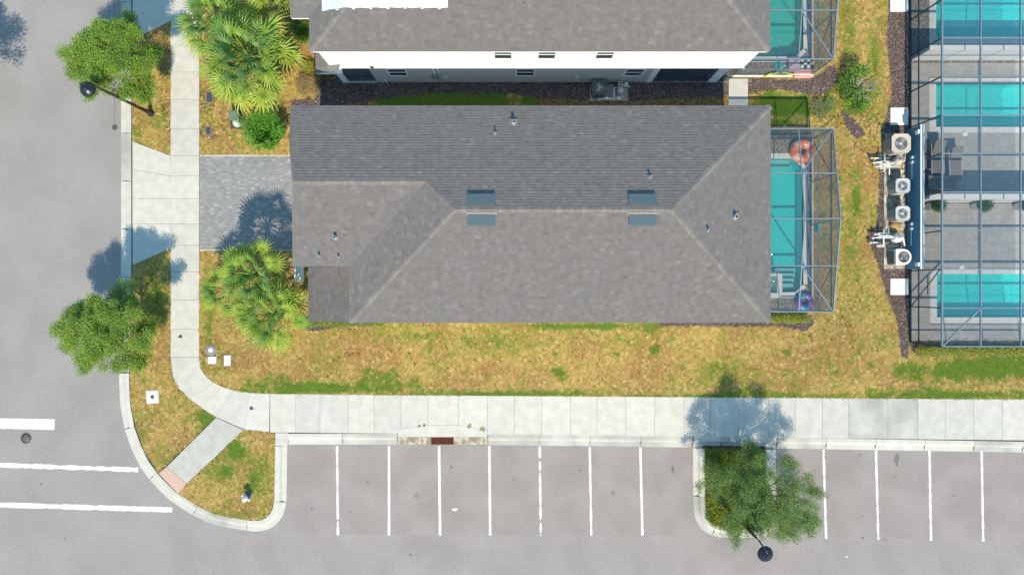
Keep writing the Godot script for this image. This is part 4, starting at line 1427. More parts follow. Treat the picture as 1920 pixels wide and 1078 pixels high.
# ------------------------------------------------------------------ plants
func sprig(n: int, seed_: int, leaf: float, spread: float, slim := 0.42) -> ArrayMesh:
	var r := RandomNumberGenerator.new()
	r.seed = seed_
	var s := start()
	for k in n:
		var c := Vector3(r.randf_range(-1, 1), r.randf_range(-0.6, 0.6), r.randf_range(-1, 1)) * spread
		var d := (c.normalized() + Vector3(r.randf_range(-1, 1), r.randf_range(-0.5, 0.4), r.randf_range(-1, 1)) * 0.8).normalized() * leaf * r.randf_range(0.7, 1.25)
		var up := Vector3(r.randf_range(-0.6, 0.6), 1, r.randf_range(-0.6, 0.6)).normalized()
		var w := d.cross(up).normalized() * leaf * slim * 0.5
		s.set_color(Color.WHITE * r.randf_range(0.8, 1.15))
		quad(s, c, c + d * 0.5 + w, c + d, c + d * 0.5 - w)
	return done(s)

func leaf_blob(parent: Node, called: String, lobes: Array, n: int, leaf: float, tints: Array, seed_: int, shell := 0.5, per := 9, slim := 0.42, gap := -9.0) -> void:
	var r := RandomNumberGenerator.new()
	r.seed = seed_
	var nz := FastNoiseLite.new()
	nz.seed = seed_
	nz.frequency = 0.75
	nz.fractal_octaves = 2
	var total := 0.0
	for l in lobes:
		total += l[1].x * l[1].z
	var at := []
	var tint := []
	for l in lobes:
		var m := int(n * l[1].x * l[1].z / total)
		for i in m:
			var d := Vector3(r.randfn(), r.randfn(), r.randfn()).normalized()
			var k := lerpf(pow(r.randf(), 0.5), 1.0, shell * r.randf())
			var p: Vector3 = l[0] + d * k * l[1]
			var v := nz.get_noise_3dv(p * 1.6)
			if v < gap:
				continue
			var sc := r.randf_range(0.7, 1.3)
			at.append(Transform3D(Basis.from_euler(Vector3(r.randf_range(-0.5, 0.5), r.randf() * TAU, r.randf_range(-0.5, 0.5))).scaled(Vector3.ONE * sc), p))
			var c: Color = tints[r.randi() % tints.size()]
			tint.append(c * r.randf_range(0.8, 1.2))
	var mi := scatter(called, sprig(per, seed_, leaf, leaf * 2.0, slim), M.leaf, at, tint, parent)
	mi.set_meta("kind", "stuff")

func street_tree(called: String, label: String, at: Vector3, height: float, radius: float, n: int, leaf: float, tints: Array, seed_: int, gap: float, slim: float, wisp: float, limb: Material = null) -> void:
	if limb == null:
		limb = M.bark
	var t := thing(called, label, "tree", Vector3(at.x, LAWN, at.z), "street trees")
	var r := RandomNumberGenerator.new()
	r.seed = seed_
	var s := smooth_start()
	var fork := height * 0.38
	tube(s, [Vector3.ZERO, Vector3(0.02, fork * 0.5, 0.01), Vector3(0, fork, 0), Vector3(0.03, height * 0.75, 0.02)], [0.12, 0.09, 0.08, 0.035], 9)
	part("trunk", done(s), M.bark, t)
	var lobes := []
	var nb := 18
	for k in nb:
		var a := TAU * k * 0.382 + r.randf_range(-0.3, 0.3)
		var f := pow((k + 0.6) / nb, 0.75)
		var reach := radius * f * r.randf_range(0.62, 0.86)
		var top := lerpf(height * 0.95, height * 0.55, f * f) + r.randf_range(-0.25, 0.25)
		var e := Vector3(cos(a) * reach, top, sin(a) * reach)
		var s2 := smooth_start()
		var b := Vector3(0, fork + r.randf() * height * 0.2, 0)
		tube(s2, [b, b.lerp(e, 0.5) + Vector3(0, 0.16, 0), e + Vector3(0, 0.12, 0)], [0.05, 0.03, 0.012], 6)
		part("limb", done(s2), limb, t)
		var q := radius * r.randf_range(0.22, 0.38)
		lobes.append([e, Vector3(q, q * 0.62, q)])
		# outer sprays
		for j in 4:
			var a2 := a + r.randf_range(-0.7, 0.7)
			var o := e + Vector3(cos(a2), r.randf_range(-0.3, 0.25), sin(a2)) * q * r.randf_range(0.7, 1.25) * wisp
			var q2 := q * r.randf_range(0.28, 0.5)
			lobes.append([o, Vector3(q2, q2 * 0.6, q2)])
			s2 = smooth_start()
			tube(s2, [e.lerp(b, 0.3), e.lerp(o, 0.6), o], [0.018, 0.012, 0.005], 5)
			part("twig", done(s2), limb, t)
	leaf_blob(t, "crown", lobes, n, leaf, tints, seed_, 0.35, 11, slim, gap)

func fan_frond(seed_: int, stalk: float, fan: float, n: int, droop: float) -> ArrayMesh:
	# a costapalmate leaf: stalk along +z, then a fan of narrow folded strips that hang at the tip
	var r := RandomNumberGenerator.new()
	r.seed = seed_
	var s := start()
	var hub := Vector3(0, 0, stalk)
	bar(s, Vector3.ZERO, hub, 0.035, 0.02)
	for k in n:
		var u := (k + 0.5) / n * 2.0 - 1.0
		var a := u * 2.45 + r.randf_range(-0.04, 0.04)
		var L := fan * (1.0 - 0.22 * absf(u)) * r.randf_range(0.85, 1.08)
		var d := Vector3(sin(a), 0, cos(a))
		var w := Vector3(d.z, 0, -d.x)
		var base := hub + d * 0.03
		var fold := 0.012
		var pts := []
		for j in 4:
			var f: float = [0.0, 0.35, 0.7, 1.0][j]
			var half: float = [0.012, 0.052, 0.04, 0.003][j] * fan
			var c := base + d * L * f + Vector3(0, 0.10 * fan * sin(f * 2.2) - droop * fan * f * f * f, 0)
			pts.append([c - w * half - Vector3(0, fold, 0), c + Vector3(0, fold, 0), c + w * half - Vector3(0, fold, 0)])
		for j in 3:
			var p: Array = pts[j]
			var q: Array = pts[j + 1]
			quad(s, p[0], q[0], q[1], p[1])
			quad(s, p[1], q[1], q[2], p[2])
	return done(s)

var fronds := []
func palm(label: String, px: float, py: float, h: float, reach: float, n: int, seed_: int, group: String) -> void:
	var at := g(px, py, h)
	var t := thing("fan_palm", label, "palm tree", Vector3(at.x, LAWN, at.z), group)
	var r := RandomNumberGenerator.new()
	r.seed = seed_
	var s := smooth_start()
	tube(s, [Vector3.ZERO, Vector3(0.03, h * 0.5, 0), Vector3(0, h - 0.25, 0)], [0.2, 0.16, 0.14], 10)
	part("trunk", done(s), M.palm_trunk, t)
	for k in n:
		var f := (k + 0.5) / n
		var a := k * 2.39996 + r.randf_range(-0.25, 0.25)
		# the young leaves stand up, the old ones hang
		var pitch := lerpf(1.25, -0.42, pow(f, 0.85)) + r.randf_range(-0.12, 0.12)
		var sc := reach / 1.9 * lerpf(0.72, 1.05, f) * r.randf_range(0.88, 1.1)
		var mi := 0
		var u := r.randf()
		if f < 0.35:
			mi = 2 if u < 0.4 else 0
		elif f < 0.75:
			mi = 0 if u < 0.35 else 1
		else:
			mi = 3 if u < 0.62 else (4 if u < 0.7 else (5 if u < 0.78 else 1))
		var o := part("frond", fronds[r.randi() % fronds.size()], M.palm[mi], t)
		o.transform = Transform3D((Basis(Vector3.UP, a) * Basis(Vector3.RIGHT, -pitch) * Basis(Vector3.BACK, r.randf_range(-0.6, 0.6))).scaled(Vector3.ONE * sc), Vector3(0, h - 0.3 + 0.15 * (1.0 - f), 0))

func hedge(called: String, label: String, category: String, c: Vector3, size: Vector3, n: int, leaf: float, tints: Array, seed_: int) -> Node3D:
	var t := thing(called, label, category, Vector3(c.x, LAWN, c.z))
	var s := start()
	var r := RandomNumberGenerator.new()
	r.seed = seed_
	var k := maxi(1, int(size.x / 0.5))
	var lobes := []
	for i in k:
		var x := lerpf(-size.x / 2, size.x / 2, (i + 0.5) / k)
		tube(s, [Vector3(x, 0, 0), Vector3(x + r.randf_range(-0.1, 0.1), size.y * 0.75, r.randf_range(-0.08, 0.08))], [0.02, 0.008], 5)
		lobes.append([Vector3(x, size.y * r.randf_range(0.5, 0.6), 0), Vector3(size.x / k * 0.62, size.y * 0.48, size.z * 0.5)])
	part("stems", done(s), M.bark, t).set_meta("kind", "stuff")
	leaf_blob(t, "foliage", lobes, n, leaf, tints, seed_, 0.7, 9, 0.5)
	return t

func make_plants() -> void:
	var green := [Color(0.13, 0.25, 0.022), Color(0.19, 0.33, 0.03), Color(0.08, 0.17, 0.025), Color(0.26, 0.40, 0.035), Color(0.16, 0.24, 0.05)]
	var olive := [Color(0.11, 0.19, 0.045), Color(0.15, 0.25, 0.06), Color(0.20, 0.31, 0.07), Color(0.075, 0.14, 0.04)]
	street_tree("street_tree", "leafy green street tree beside the lamp post on the verge", g(211, 106, 3.4), 4.5, 2.35, 13000, 0.062, green, 423, -0.2, 0.5, 1.0)
	street_tree("street_tree", "leafy green street tree growing at the curb opposite the fan palms", g(203, 618, 3.4), 4.5, 2.4, 12500, 0.062, green, 423, -0.12, 0.5, 1.1)
	street_tree("street_tree", "fine-leaved wispy tree growing in the parking island", g(1434, 934, 3.3), 4.4, 2.75, 13500, 0.07, olive, 441, -0.15, 0.3, 1.0, mat(Color(0.26, 0.34, 0.12), 0.8))
	street_tree("street_tree", "street tree across the road that throws its shade on the asphalt", g(-118, 132, 3.4), 4.5, 1.9, 2200, 0.095, green, 449, -0.2, 0.5, 1.1)
	for k in 4:
		fronds.append(fan_frond(500 + k, [1.15, 1.3, 1.0, 1.4][k], [0.72, 0.66, 0.78, 0.7][k], 17, [0.15, 0.3, 0.05, 0.45][k]))
	var gr := "fan palms in the front yards"
	palm("fan palm with green crown nearest the paver driveway", 468, 512, 3.2, 1.95, 34, 61, gr)
	palm("fan palm with hanging yellow-green leaves at the lawn corner of the porch", 503, 588, 2.9, 2.1, 36, 62, gr)
	palm("smaller fan palm leaning to the pavement side of its two neighbours", 425, 545, 2.3, 1.65, 26, 63, gr)
	palm("large fan palm with the widest crown beside the green utility box", 466, 105, 3.6, 2.75, 44, 64, gr)
	palm("fan palm overhanging the pavement next to the widest palm", 402, 40, 3.2, 2.15, 34, 65, gr)
	palm("fan palm in front of the house with the roof tarp", 500, -32, 3.0, 1.95, 28, 66, gr)
	# shrub against the garage wall
	var sh := thing("shrub", "bright green upright shrub by the garage corner", "shrub", Vector3(g(508, 250, 0.5).x, LAWN, g(508, 250, 0.5).z))
	var r := RandomNumberGenerator.new()
	r.seed = 70
	var at := []
	var tint := []
	var st := smooth_start()
	for k in 75:
		var a := r.randf() * TAU
		var o := Vector3(cos(a), 0, sin(a)) * sqrt(r.randf()) * 0.45
		var e := o * 1.0 + Vector3(cos(a) * 0.6 - 0.15, r.randf_range(0.9, 1.6), sin(a) * 0.6) * r.randf_range(0.7, 1.1)
		tube(st, [o, o.lerp(e, 0.6) + Vector3(0, 0.12, 0), e], [0.012, 0.008, 0.004], 4)
		for j in 9:
			var f := 0.3 + 0.7 * j / 8.0
			var p := o.lerp(e, f) + Vector3(0, 0.1 * sin(f * 3.0), 0)
			at.append(Transform3D(Basis.from_euler(Vector3(r.randf_range(-0.4, 0.4), r.randf() * TAU, r.randf_range(-0.4, 0.4))), p))
			var c: Color = [Color(0.09, 0.30, 0.02), Color(0.14, 0.36, 0.03), Color(0.05, 0.18, 0.015)][r.randi() % 3]
			tint.append(c)
	part("stems", done(st), mat(Color(0.12, 0.25, 0.03), 0.7), sh).set_meta("kind", "stuff")
	scatter("foliage", sprig(7, 71, 0.2, 0.06, 0.17), M.leaf, at, tint, sh).set_meta("kind", "stuff")
	# clipped dry hedge by the passage
	hedge("hedge", "clipped block of dry tan shrub at the end of the passage between the houses", "hedge", g(577, 160, 0.4), Vector3(1.15, 0.75, 1.1), 700, 0.05, [Color(0.36, 0.24, 0.12), Color(0.42, 0.30, 0.15), Color(0.30, 0.26, 0.09)], 72)
	hedge("hedge", "small yellow-green hedge against the porch of the tarped house", "hedge", g(580, 126, 0.3), Vector3(0.8, 0.5, 0.5), 240, 0.06, [Color(0.25, 0.28, 0.04), Color(0.32, 0.30, 0.05)], 73)
	hedge("hedge", "low yellow-green hedge at the end of the turquoise pool's cage", "hedge", g(1480, 598, 0.3), Vector3(2.0, 0.42, 0.36), 520, 0.05, [Color(0.24, 0.30, 0.03), Color(0.32, 0.34, 0.04), Color(0.16, 0.22, 0.03)], 74)
	hedge("hedge", "long low yellow-green hedge along the end of the three-pool cage", "hedge", g(1864, 658, 0.3), Vector3(8.2, 0.5, 0.45), 2000, 0.055, [Color(0.26, 0.30, 0.03), Color(0.33, 0.35, 0.04), Color(0.17, 0.22, 0.03)], 75)
	hedge("hedge", "low green strip of shrubs under the south eave by the porch", "hedge", g(640, 605, 0.2), Vector3(4.6, 0.32, 0.3), 620, 0.05, [Color(0.20, 0.30, 0.03), Color(0.28, 0.34, 0.04), Color(0.14, 0.2, 0.03)], 76)
	hedge("shrub", "leafy green shrub in the shaded front bed of the tarped house", "shrub", g(567, 58, 0.5), Vector3(0.7, 1.0, 1.4), 500, 0.07, [Color(0.09, 0.20, 0.02), Color(0.13, 0.25, 0.025)], 77)
	# the ragged shrub behind the pools
	var b := thing("shrub", "ragged shrub with bare grey twigs on the strip between the pool cages", "shrub", Vector3(g(1602, 168, 0.4).x, LAWN, g(1602, 168, 0.4).z))
	leaf_blob(b, "foliage", [[Vector3(0.2, 0.45, 0.6), Vector3(0.75, 0.4, 0.5)], [Vector3(-0.35, 0.6, 0.3), Vector3(0.4, 0.45, 0.4)], [Vector3(-0.1, 0.8, -0.75), Vector3(0.6, 0.5, 0.4)], [Vector3(0.8, 0.5, 0.15), Vector3(0.35, 0.3, 0.35)], [Vector3(-0.5, 0.6, -0.3), Vector3(0.35, 0.4, 0.4)]], 620, 0.085, [Color(0.09, 0.22, 0.02), Color(0.16, 0.32, 0.025), Color(0.05, 0.13, 0.02)], 78, 0.5, 9, 0.5, -0.25)
	st = smooth_start()
	for k in 70:
		var a := r.randf() * TAU
		var e := Vector3(cos(a) * r.randf_range(0.3, 1.15) + 0.25, r.randf_range(0.4, 1.1), sin(a) * r.randf_range(0.3, 1.0))
		tube(st, [Vector3(0.1, 0, 0), e * 0.55 + Vector3(0, 0.2, 0), e], [0.022, 0.014, 0.006], 5)
	part("branches", done(st), mat(Color(0.36, 0.33, 0.29), 0.9), b).set_meta("kind", "stuff")
	b = thing("shrub", "small grey-green shrub in the soil next to the turquoise pool's cage", "shrub", Vector3(g(1535, 200, 0.3).x, LAWN, g(1535, 200, 0.3).z))
	leaf_blob(b, "foliage", [[Vector3(0, 0.25, 0), Vector3(0.35, 0.25, 0.4)], [Vector3(0.5, 0.2, -0.1), Vector3(0.3, 0.2, 0.4)], [Vector3(0.15, 0.2, 0.45), Vector3(0.3, 0.2, 0.2)]], 230, 0.07, [Color(0.17, 0.20, 0.11), Color(0.10, 0.17, 0.05), Color(0.22, 0.26, 0.05)], 79, 0.4, 9, 0.35, -0.2)
	st = smooth_start()
	for k in 34:
		var a := r.randf() * TAU
		var e := Vector3(cos(a), r.randf_range(0.2, 0.7), sin(a)) * r.randf_range(0.3, 0.6)
		tube(st, [Vector3.ZERO, e * 0.6 + Vector3(0, 0.08, 0), e], [0.012, 0.007, 0.003], 4)
	part("branches", done(st), mat(Color(0.38, 0.36, 0.32), 0.9), b).set_meta("kind", "stuff")
	# ground cover in the island
	var gc := thing("ground_cover", "low leafy ground cover with yellow flowers filling the parking island", "ground cover", Vector3(g(1378, 915, 0.1).x, LAWN, g(1378, 915, 0.1).z))
	at = []
	tint = []
	var isl := poly([[1322, 840], [1434, 842], [1434, 988], [1424, 993], [1356, 993], [1344, 990], [1331, 981], [1323, 968]], LAWN)
	for i in 5200:
		var p := Vector2(r.randf_range(isl[0].x, isl[1].x), r.randf_range(isl[0].y, isl[3].y + 0.1))
		if not Geometry2D.is_point_in_polygon(p, isl):
			continue
		var yy := (p.y - isl[0].y) / (isl[3].y - isl[0].y)
		var c: Color = [Color(0.12, 0.22, 0.02), Color(0.17, 0.27, 0.02), Color(0.20, 0.28, 0.02)][r.randi() % 3]
		if r.randf() < 0.04:
			c = Color(0.30, 0.16, 0.06)
		if yy > 0.6 and r.randf() < 0.07:
			c = Color(0.75, 0.58, 0.02)
		at.append(Transform3D(Basis.from_euler(Vector3(r.randf_range(-0.4, 0.4), r.randf() * TAU, 0)), Vector3(p.x - gc.position.x, r.randf_range(0.05, 0.26), p.y - gc.position.z)))
		tint.append(c)
	scatter("foliage", sprig(7, 81, 0.06, 0.07, 0.55), M.leaf, at, tint, gc).set_meta("kind", "stuff")
	# weeds in the joint above the inlet
	for k in 4:
		var q: Array = [[880, 799.5], [905, 804.5], [795, 797.5], [786, 799]][k]
		var w := thing("weed", ["small green weed growing in the joint above the storm inlet", "bushier green weed in the joint at the corner of the storm inlet", "dark weed tuft at the bend of the inlet joint", "tiny weed tuft beside the bend of the inlet joint"][k], "weed", g(q[0], q[1], WALK), "weeds in the pavement joint")
		part("leaves", tuft_mesh(9, 90 + k, [0.16, 0.22, 0.08, 0.06][k], 0.06, 0.02), mat([Color(0.20, 0.27, 0.05), Color(0.18, 0.24, 0.05), Color(0.08, 0.09, 0.04), Color(0.08, 0.09, 0.04)][k], 0.8), w)

# ------------------------------------------------------------------ fittings
func lamp_post(label: String, base: Vector3, head: Vector3) -> void:
	var t := thing("street_lamp", label, "street lamp", base, "street lamps")
	var v := head - base
	var top := v.y + 0.05
	var s := smooth_start()
	lathe(s, Vector3.ZERO, [[0.2, 0.0], [0.2, 0.06], [0.13, 0.12], [0.11, 0.5], [0.075, 0.6]], 16)
	part("base", done(s), M.lamp_pole, t)
	s = smooth_start()
	tube(s, [Vector3(0, 0.1, 0), Vector3(0, top * 0.5, 0), Vector3(0, top, 0)], [0.085, 0.075, 0.06], 12)
	part("pole", done(s), M.lamp_pole, t)
	var d := Vector3(v.x, 0, v.z)
	var pts := [Vector3(0, top - 0.1, 0), Vector3(0, top + 0.1, 0)]
	for k in 9:
		var a := PI * k / 8.0
		pts.append(Vector3(0, top + 0.15, 0) + d * (0.5 - 0.5 * cos(a)) + Vector3(0, 0.5 * sin(a), 0))
	s = smooth_start()
	tube(s, pts, [0.05, 0.045, 0.035], 10)
	part("gooseneck", done(s), M.lamp_metal, t)
	s = smooth_start()
	lathe(s, v, [[0.0, 0.2], [0.07, 0.2], [0.09, 0.12], [0.2, 0.06], [0.33, -0.04], [0.37, -0.12], [0.35, -0.12], [0.3, -0.05], [0.0, 0.0]], 28)
	part("shade", done(s), M.lamp_metal, t)
	s = smooth_start()
	lathe(s, v, [[0.26, -0.06], [0.18, -0.16], [0.0, -0.19]], 20)
	part("lens", done(s), M.lens, t)

func ac_unit(label: String, c: Vector3, w: float, h: float, body: Material, side: Material, seed_: int, group := "air conditioners") -> Node3D:
	var t := thing("air_conditioner", label, "air conditioner", Vector3(c.x, 0.16, c.z), group)
	var e := w / 2
	var k := w * 0.16
	var ring := PackedVector2Array([Vector2(-e + k, -e), Vector2(e - k, -e), Vector2(e, -e + k), Vector2(e, e - k), Vector2(e - k, e), Vector2(-e + k, e), Vector2(-e, e - k), Vector2(-e, -e + k)])
	var s := start()
	slab(s, ring, 0.0, h - 0.06)
	part("cabinet", done(s), side, t)
	for q in 4:
		for j in 7:
			var a := q * PI / 2
			bx("louvre", Vector3(sin(a) * (e + 0.004), 0.1 + j * (h - 0.2) / 7.0, cos(a) * (e + 0.004)), Vector3(w * 0.62, 0.02, 0.02), body, t, Vector3(0, a, 0))
	# top plate with a round opening
	s = start()
	var seg := 32
	for i in seg:
		var a0 := TAU * i / seg
		var a1 := TAU * (i + 1) / seg
		var o := []
		for a in [a0, a1]:
			var m: float = maxf(absf(cos(a)), absf(sin(a)))
			var f := minf(e / m, (e * 2 - k) / (absf(cos(a)) + absf(sin(a))))
			o.append(Vector3(cos(a) * f, h, sin(a) * f))
		var r0 := w * 0.34
		quad(s, Vector3(cos(a0) * r0, h - 0.02, sin(a0) * r0), o[0], o[1], Vector3(cos(a1) * r0, h - 0.02, sin(a1) * r0))
		quad(s, o[0], o[0] - Vector3(0, 0.06, 0), o[1] - Vector3(0, 0.06, 0), o[1])
		quad(s, Vector3(cos(a1) * r0, h - 0.02, sin(a1) * r0), Vector3(cos(a1) * r0, h - 0.3, sin(a1) * r0), Vector3(cos(a0) * r0, h - 0.3, sin(a0) * r0), Vector3(cos(a0) * r0, h - 0.02, sin(a0) * r0))
	part("top_plate", done(s), body, t)
	s = smooth_start()
	lathe(s, Vector3(0, h - 0.057, 0), [[0.0, 0.004], [w * 0.335, 0.004]], 28)
	part("fan_well", done(s), M.ac_dark, t)
	s = start()
	for b in 3:
		var a := TAU * b / 3.0 + seed_
		var d := Vector3(cos(a), 0, sin(a))
		var q := Vector3(-d.z, 0, d.x)
		quad(s, Vector3(0, h - 0.04, 0) + d * 0.05 - q * 0.04, Vector3(0, h - 0.045, 0) + d * w * 0.3 - q * 0.08 * w, Vector3(0, h - 0.03, 0) + d * w * 0.3 + q * 0.16 * w, Vector3(0, h - 0.03, 0) + d * 0.05 + q * 0.05)
	part("fan", done(s), M.fan, t)
	s = smooth_start()
	lathe(s, Vector3(0, h - 0.035, 0), [[0.0, 0.02], [0.06, 0.015], [0.075, 0.0]], 14)
	part("hub", done(s), M.ac_grey, t)
	for b in 2:
		s = smooth_start()
		torus(s, Vector3(0, h - 0.012, 0), w * (0.14 + 0.12 * b), 0.006, 24, 5)
		part("guard_ring", done(s), M.ac_grey, t)
	return t

func pool_plant(label: String, c: Vector3, mirror: float) -> void:
	var t := thing("pool_equipment", label, "pool equipment", c, "pool pumps and filters")
	bx("base_pad", Vector3(0, 0.03, 0), Vector3(1.1, 0.06, 0.8), M.conc[3], t)
	var s := smooth_start()
	lathe(s, Vector3(0.28, 0.06, 0.05 * mirror), [[0.2, 0.0], [0.22, 0.05], [0.22, 0.55], [0.17, 0.68], [0.05, 0.72], [0.05, 0.78], [0.0, 0.78]], 20)
	part("filter_tank", done(s), M.ac_tan if mirror > 0 else M.heater, t)
	s = smooth_start()
	tube(s, [Vector3(-0.35, 0.2, -0.15 * mirror), Vector3(0.05, 0.2, -0.15 * mirror)], [0.12], 14)
	part("pump_motor", done(s), M.ac_dark, t)
	s = smooth_start()
	lathe(s, Vector3(-0.5, 0.06, -0.15 * mirror), [[0.12, 0.0], [0.13, 0.25], [0.1, 0.32], [0.0, 0.34]], 14)
	part("strainer_pot", done(s), M.ac_dark, t)
	var runs := [
		[Vector3(-0.95, 0.12, 0.1), Vector3(-0.95, 0.45, 0.1), Vector3(-0.3, 0.45, 0.1), Vector3(0.1, 0.45, 0.1)],
		[Vector3(-0.8, 0.12, 0.3), Vector3(-0.8, 0.38, 0.3), Vector3(-0.1, 0.38, 0.3), Vector3(-0.1, 0.38, 0.75)],
		[Vector3(-0.6, 0.3, -0.15), Vector3(-1.0, 0.3, -0.15), Vector3(-1.0, 0.12, -0.2)],
		[Vector3(0.3, 0.62, 0.05), Vector3(0.55, 0.62, 0.1), Vector3(0.62, 0.62, -0.35)],
		[Vector3(-0.45, 0.55, -0.35), Vector3(-0.45, 0.55, 0.55), Vector3(-0.45, 0.1, 0.6)],
		[Vector3(-0.55, 0.5, 0.2), Vector3(-0.15, 0.5, 0.2), Vector3(0.1, 0.55, 0.1)],
	]
	for q in runs:
		var pts := []
		for p in q:
			pts.append(Vector3(p.x, p.y, p.z * mirror))
		pipe("pipe", pts, 0.036, M.pvc, t)
	for q in [Vector3(-0.95, 0.47, 0.1), Vector3(-0.8, 0.4, 0.3), Vector3(-1.0, 0.32, -0.15), Vector3(-0.45, 0.57, 0.2)]:
		s = smooth_start()
		lathe(s, Vector3(q.x, q.y, q.z * mirror), [[0.07, -0.06], [0.07, 0.05], [0.0, 0.06]], 12)
		var vv := part("valve", done(s), M.pvc, t)
		bx("handle", Vector3(q.x, q.y + 0.08, q.z * mirror), Vector3(0.16, 0.03, 0.035), M.ac_dark, vv)

func make_equipment() -> void:
	# stone strip and pad along the low wall
	var pad := structure("equipment_pad", slab_mesh(rect(20.05, -8.3, 21.18, -1.0), 0.0, 0.14), M.gutter)
	part("edging", slab_mesh(rect(19.98, -6.3, 20.18, -0.98), 0.0, 0.19), M.gutter, pad)
	var r := RandomNumberGenerator.new()
	r.seed = 14
	for k in 70:
		var s := start()
		var q := r.randf_range(0.05, 0.11)
		var pts := PackedVector2Array()
		for i in 6:
			var a := TAU * i / 6.0
			pts.append(Vector2(cos(a), sin(a)) * q * r.randf_range(0.7, 1.1))
		slab(s, pts, 0.0, q * 0.7)
		var o := part("stone", done(s), M.rock[r.randi() % 3], pad)
		o.position = Vector3(r.randf_range(20.85, 21.12), 0.13, r.randf_range(-8.2, -1.05))
	ac_unit("large tan air conditioner on the pad by the low wall", g(1690, 269, 1.0), 1.0, 0.9, M.ac_tan, M.ac_side, 1)
	ac_unit("grey air conditioner standing next to the large tan one", g(1694, 348, 0.95), 0.76, 0.8, M.ac_grey, M.ac_side, 2)
	ac_unit("grey air conditioner standing next to the tan boulder on the pad", g(1694, 400, 0.95), 0.76, 0.8, M.ac_grey, M.ac_side, 3)
	pool_plant("pool pump and white pipes beside the large tan air conditioner", Vector3(20.2, 0.12, -6.75), 1.0)
	pool_plant("pool pump and white pipes beside the white pool heater", Vector3(20.15, 0.12, -2.55), -1.0)
	var b := thing("boulder", "rounded tan boulder on the pad between the air conditioner and the pump", "boulder", Vector3(20.55, 0.14, -3.25))
	var s := smooth_start()
	lathe(s, Vector3.ZERO, [[0.3, 0.0], [0.33, 0.12], [0.24, 0.26], [0.0, 0.3]], 9)
	part("stone", done(s), mat(Color(0.36, 0.25, 0.11), 0.95), b)
	# pool heater with a rounded end
	var h := thing("pool_heater", "white pool heater with one rounded end and a round fan", "pool heater", Vector3(20.5, 0.14, -1.6))
	var pts := PackedVector2Array()
	for i in 13:
		var a := -PI / 2 + PI * i / 12.0
		pts.append(Vector2(0.1 + cos(a) * 0.42, sin(a) * 0.42))
	pts.append(Vector2(-0.3, 0.42))
	pts.append(Vector2(-0.3, -0.42))
	part("cabinet", slab_mesh(pts, 0.0, 0.8), M.heater, h)
	bx("coil_side", Vector3(-0.33, 0.38, 0), Vector3(0.05, 0.7, 0.7), M.ac_side, h)
	s = smooth_start()
	lathe(s, Vector3(0.12, 0.8, 0), [[0.0, 0.004], [0.27, 0.004], [0.28, 0.016], [0.3, 0.016], [0.305, 0.0]], 28)
	part("fan_well", done(s), M.ac_dark, h)
	s = start()
	for k in 3:
		var a := TAU * k / 3.0 + 0.4
		var d := Vector3(cos(a), 0, sin(a))
		var q := Vector3(-d.z, 0, d.x)
		var o := Vector3(0.12, 0.812, 0)
		quad(s, o + d * 0.04 - q * 0.03, o + d * 0.24 - q * 0.06, o + d * 0.24 + q * 0.12 + Vector3(0, 0.01, 0), o + d * 0.04 + q * 0.04)
	part("fan", done(s), M.fan, h)
	# unit in the passage between the houses
	ac_unit("dark air conditioner standing in the passage between the two houses", g(1125, 163, 0.9), 0.78, 0.75, M.ac_dark, M.ac_side, 2)
	var pt := structure("equipment_pad", slab_mesh(poly([[1106, 158], [1178, 158], [1178, 189], [1106, 189]], 0.12), 0.0, 0.14), M.conc[3])
	var t := thing("pool_equipment", "pool pump, filter and white pipes in the passage between the two houses", "pool equipment", g(1155, 172, 0.13), "pool pumps and filters")
	s = smooth_start()
	lathe(s, Vector3(0.2, 0.0, 0.05), [[0.17, 0.0], [0.18, 0.5], [0.12, 0.62], [0.0, 0.65]], 18)
	part("filter_tank", done(s), M.ac_grey, t)
	s = smooth_start()
	tube(s, [Vector3(-0.1, 0.2, -0.3), Vector3(0.35, 0.2, -0.3)], [0.11], 12)
	part("pump_motor", done(s), M.ac_dark, t)
	for q in [[Vector3(-0.15, 0.4, 0.42), Vector3(-0.15, 0.4, -0.1), Vector3(0.1, 0.4, -0.1), Vector3(0.1, 0.4, -0.42), Vector3(0.3, 0.4, -0.42)], [Vector3(-1.0, 0.3, 0.45), Vector3(0.15, 0.3, 0.45)], [Vector3(0.2, 0.35, -0.2), Vector3(0.7, 0.35, -0.2), Vector3(0.7, 0.1, -0.2)], [Vector3(0.1, 0.3, -0.3), Vector3(0.6, 0.32, -0.35)]]:
		pipe("pipe", q, 0.032, M.pvc, t)
	for q in [Vector3(-0.55, 0.3, 0.45), Vector3(0.1, 0.3, 0.45), Vector3(0.5, 0.36, -0.3)]:
		bx("valve", q + Vector3(0, 0.04, 0), Vector3(0.14, 0.14, 0.12), M.pvc, t)

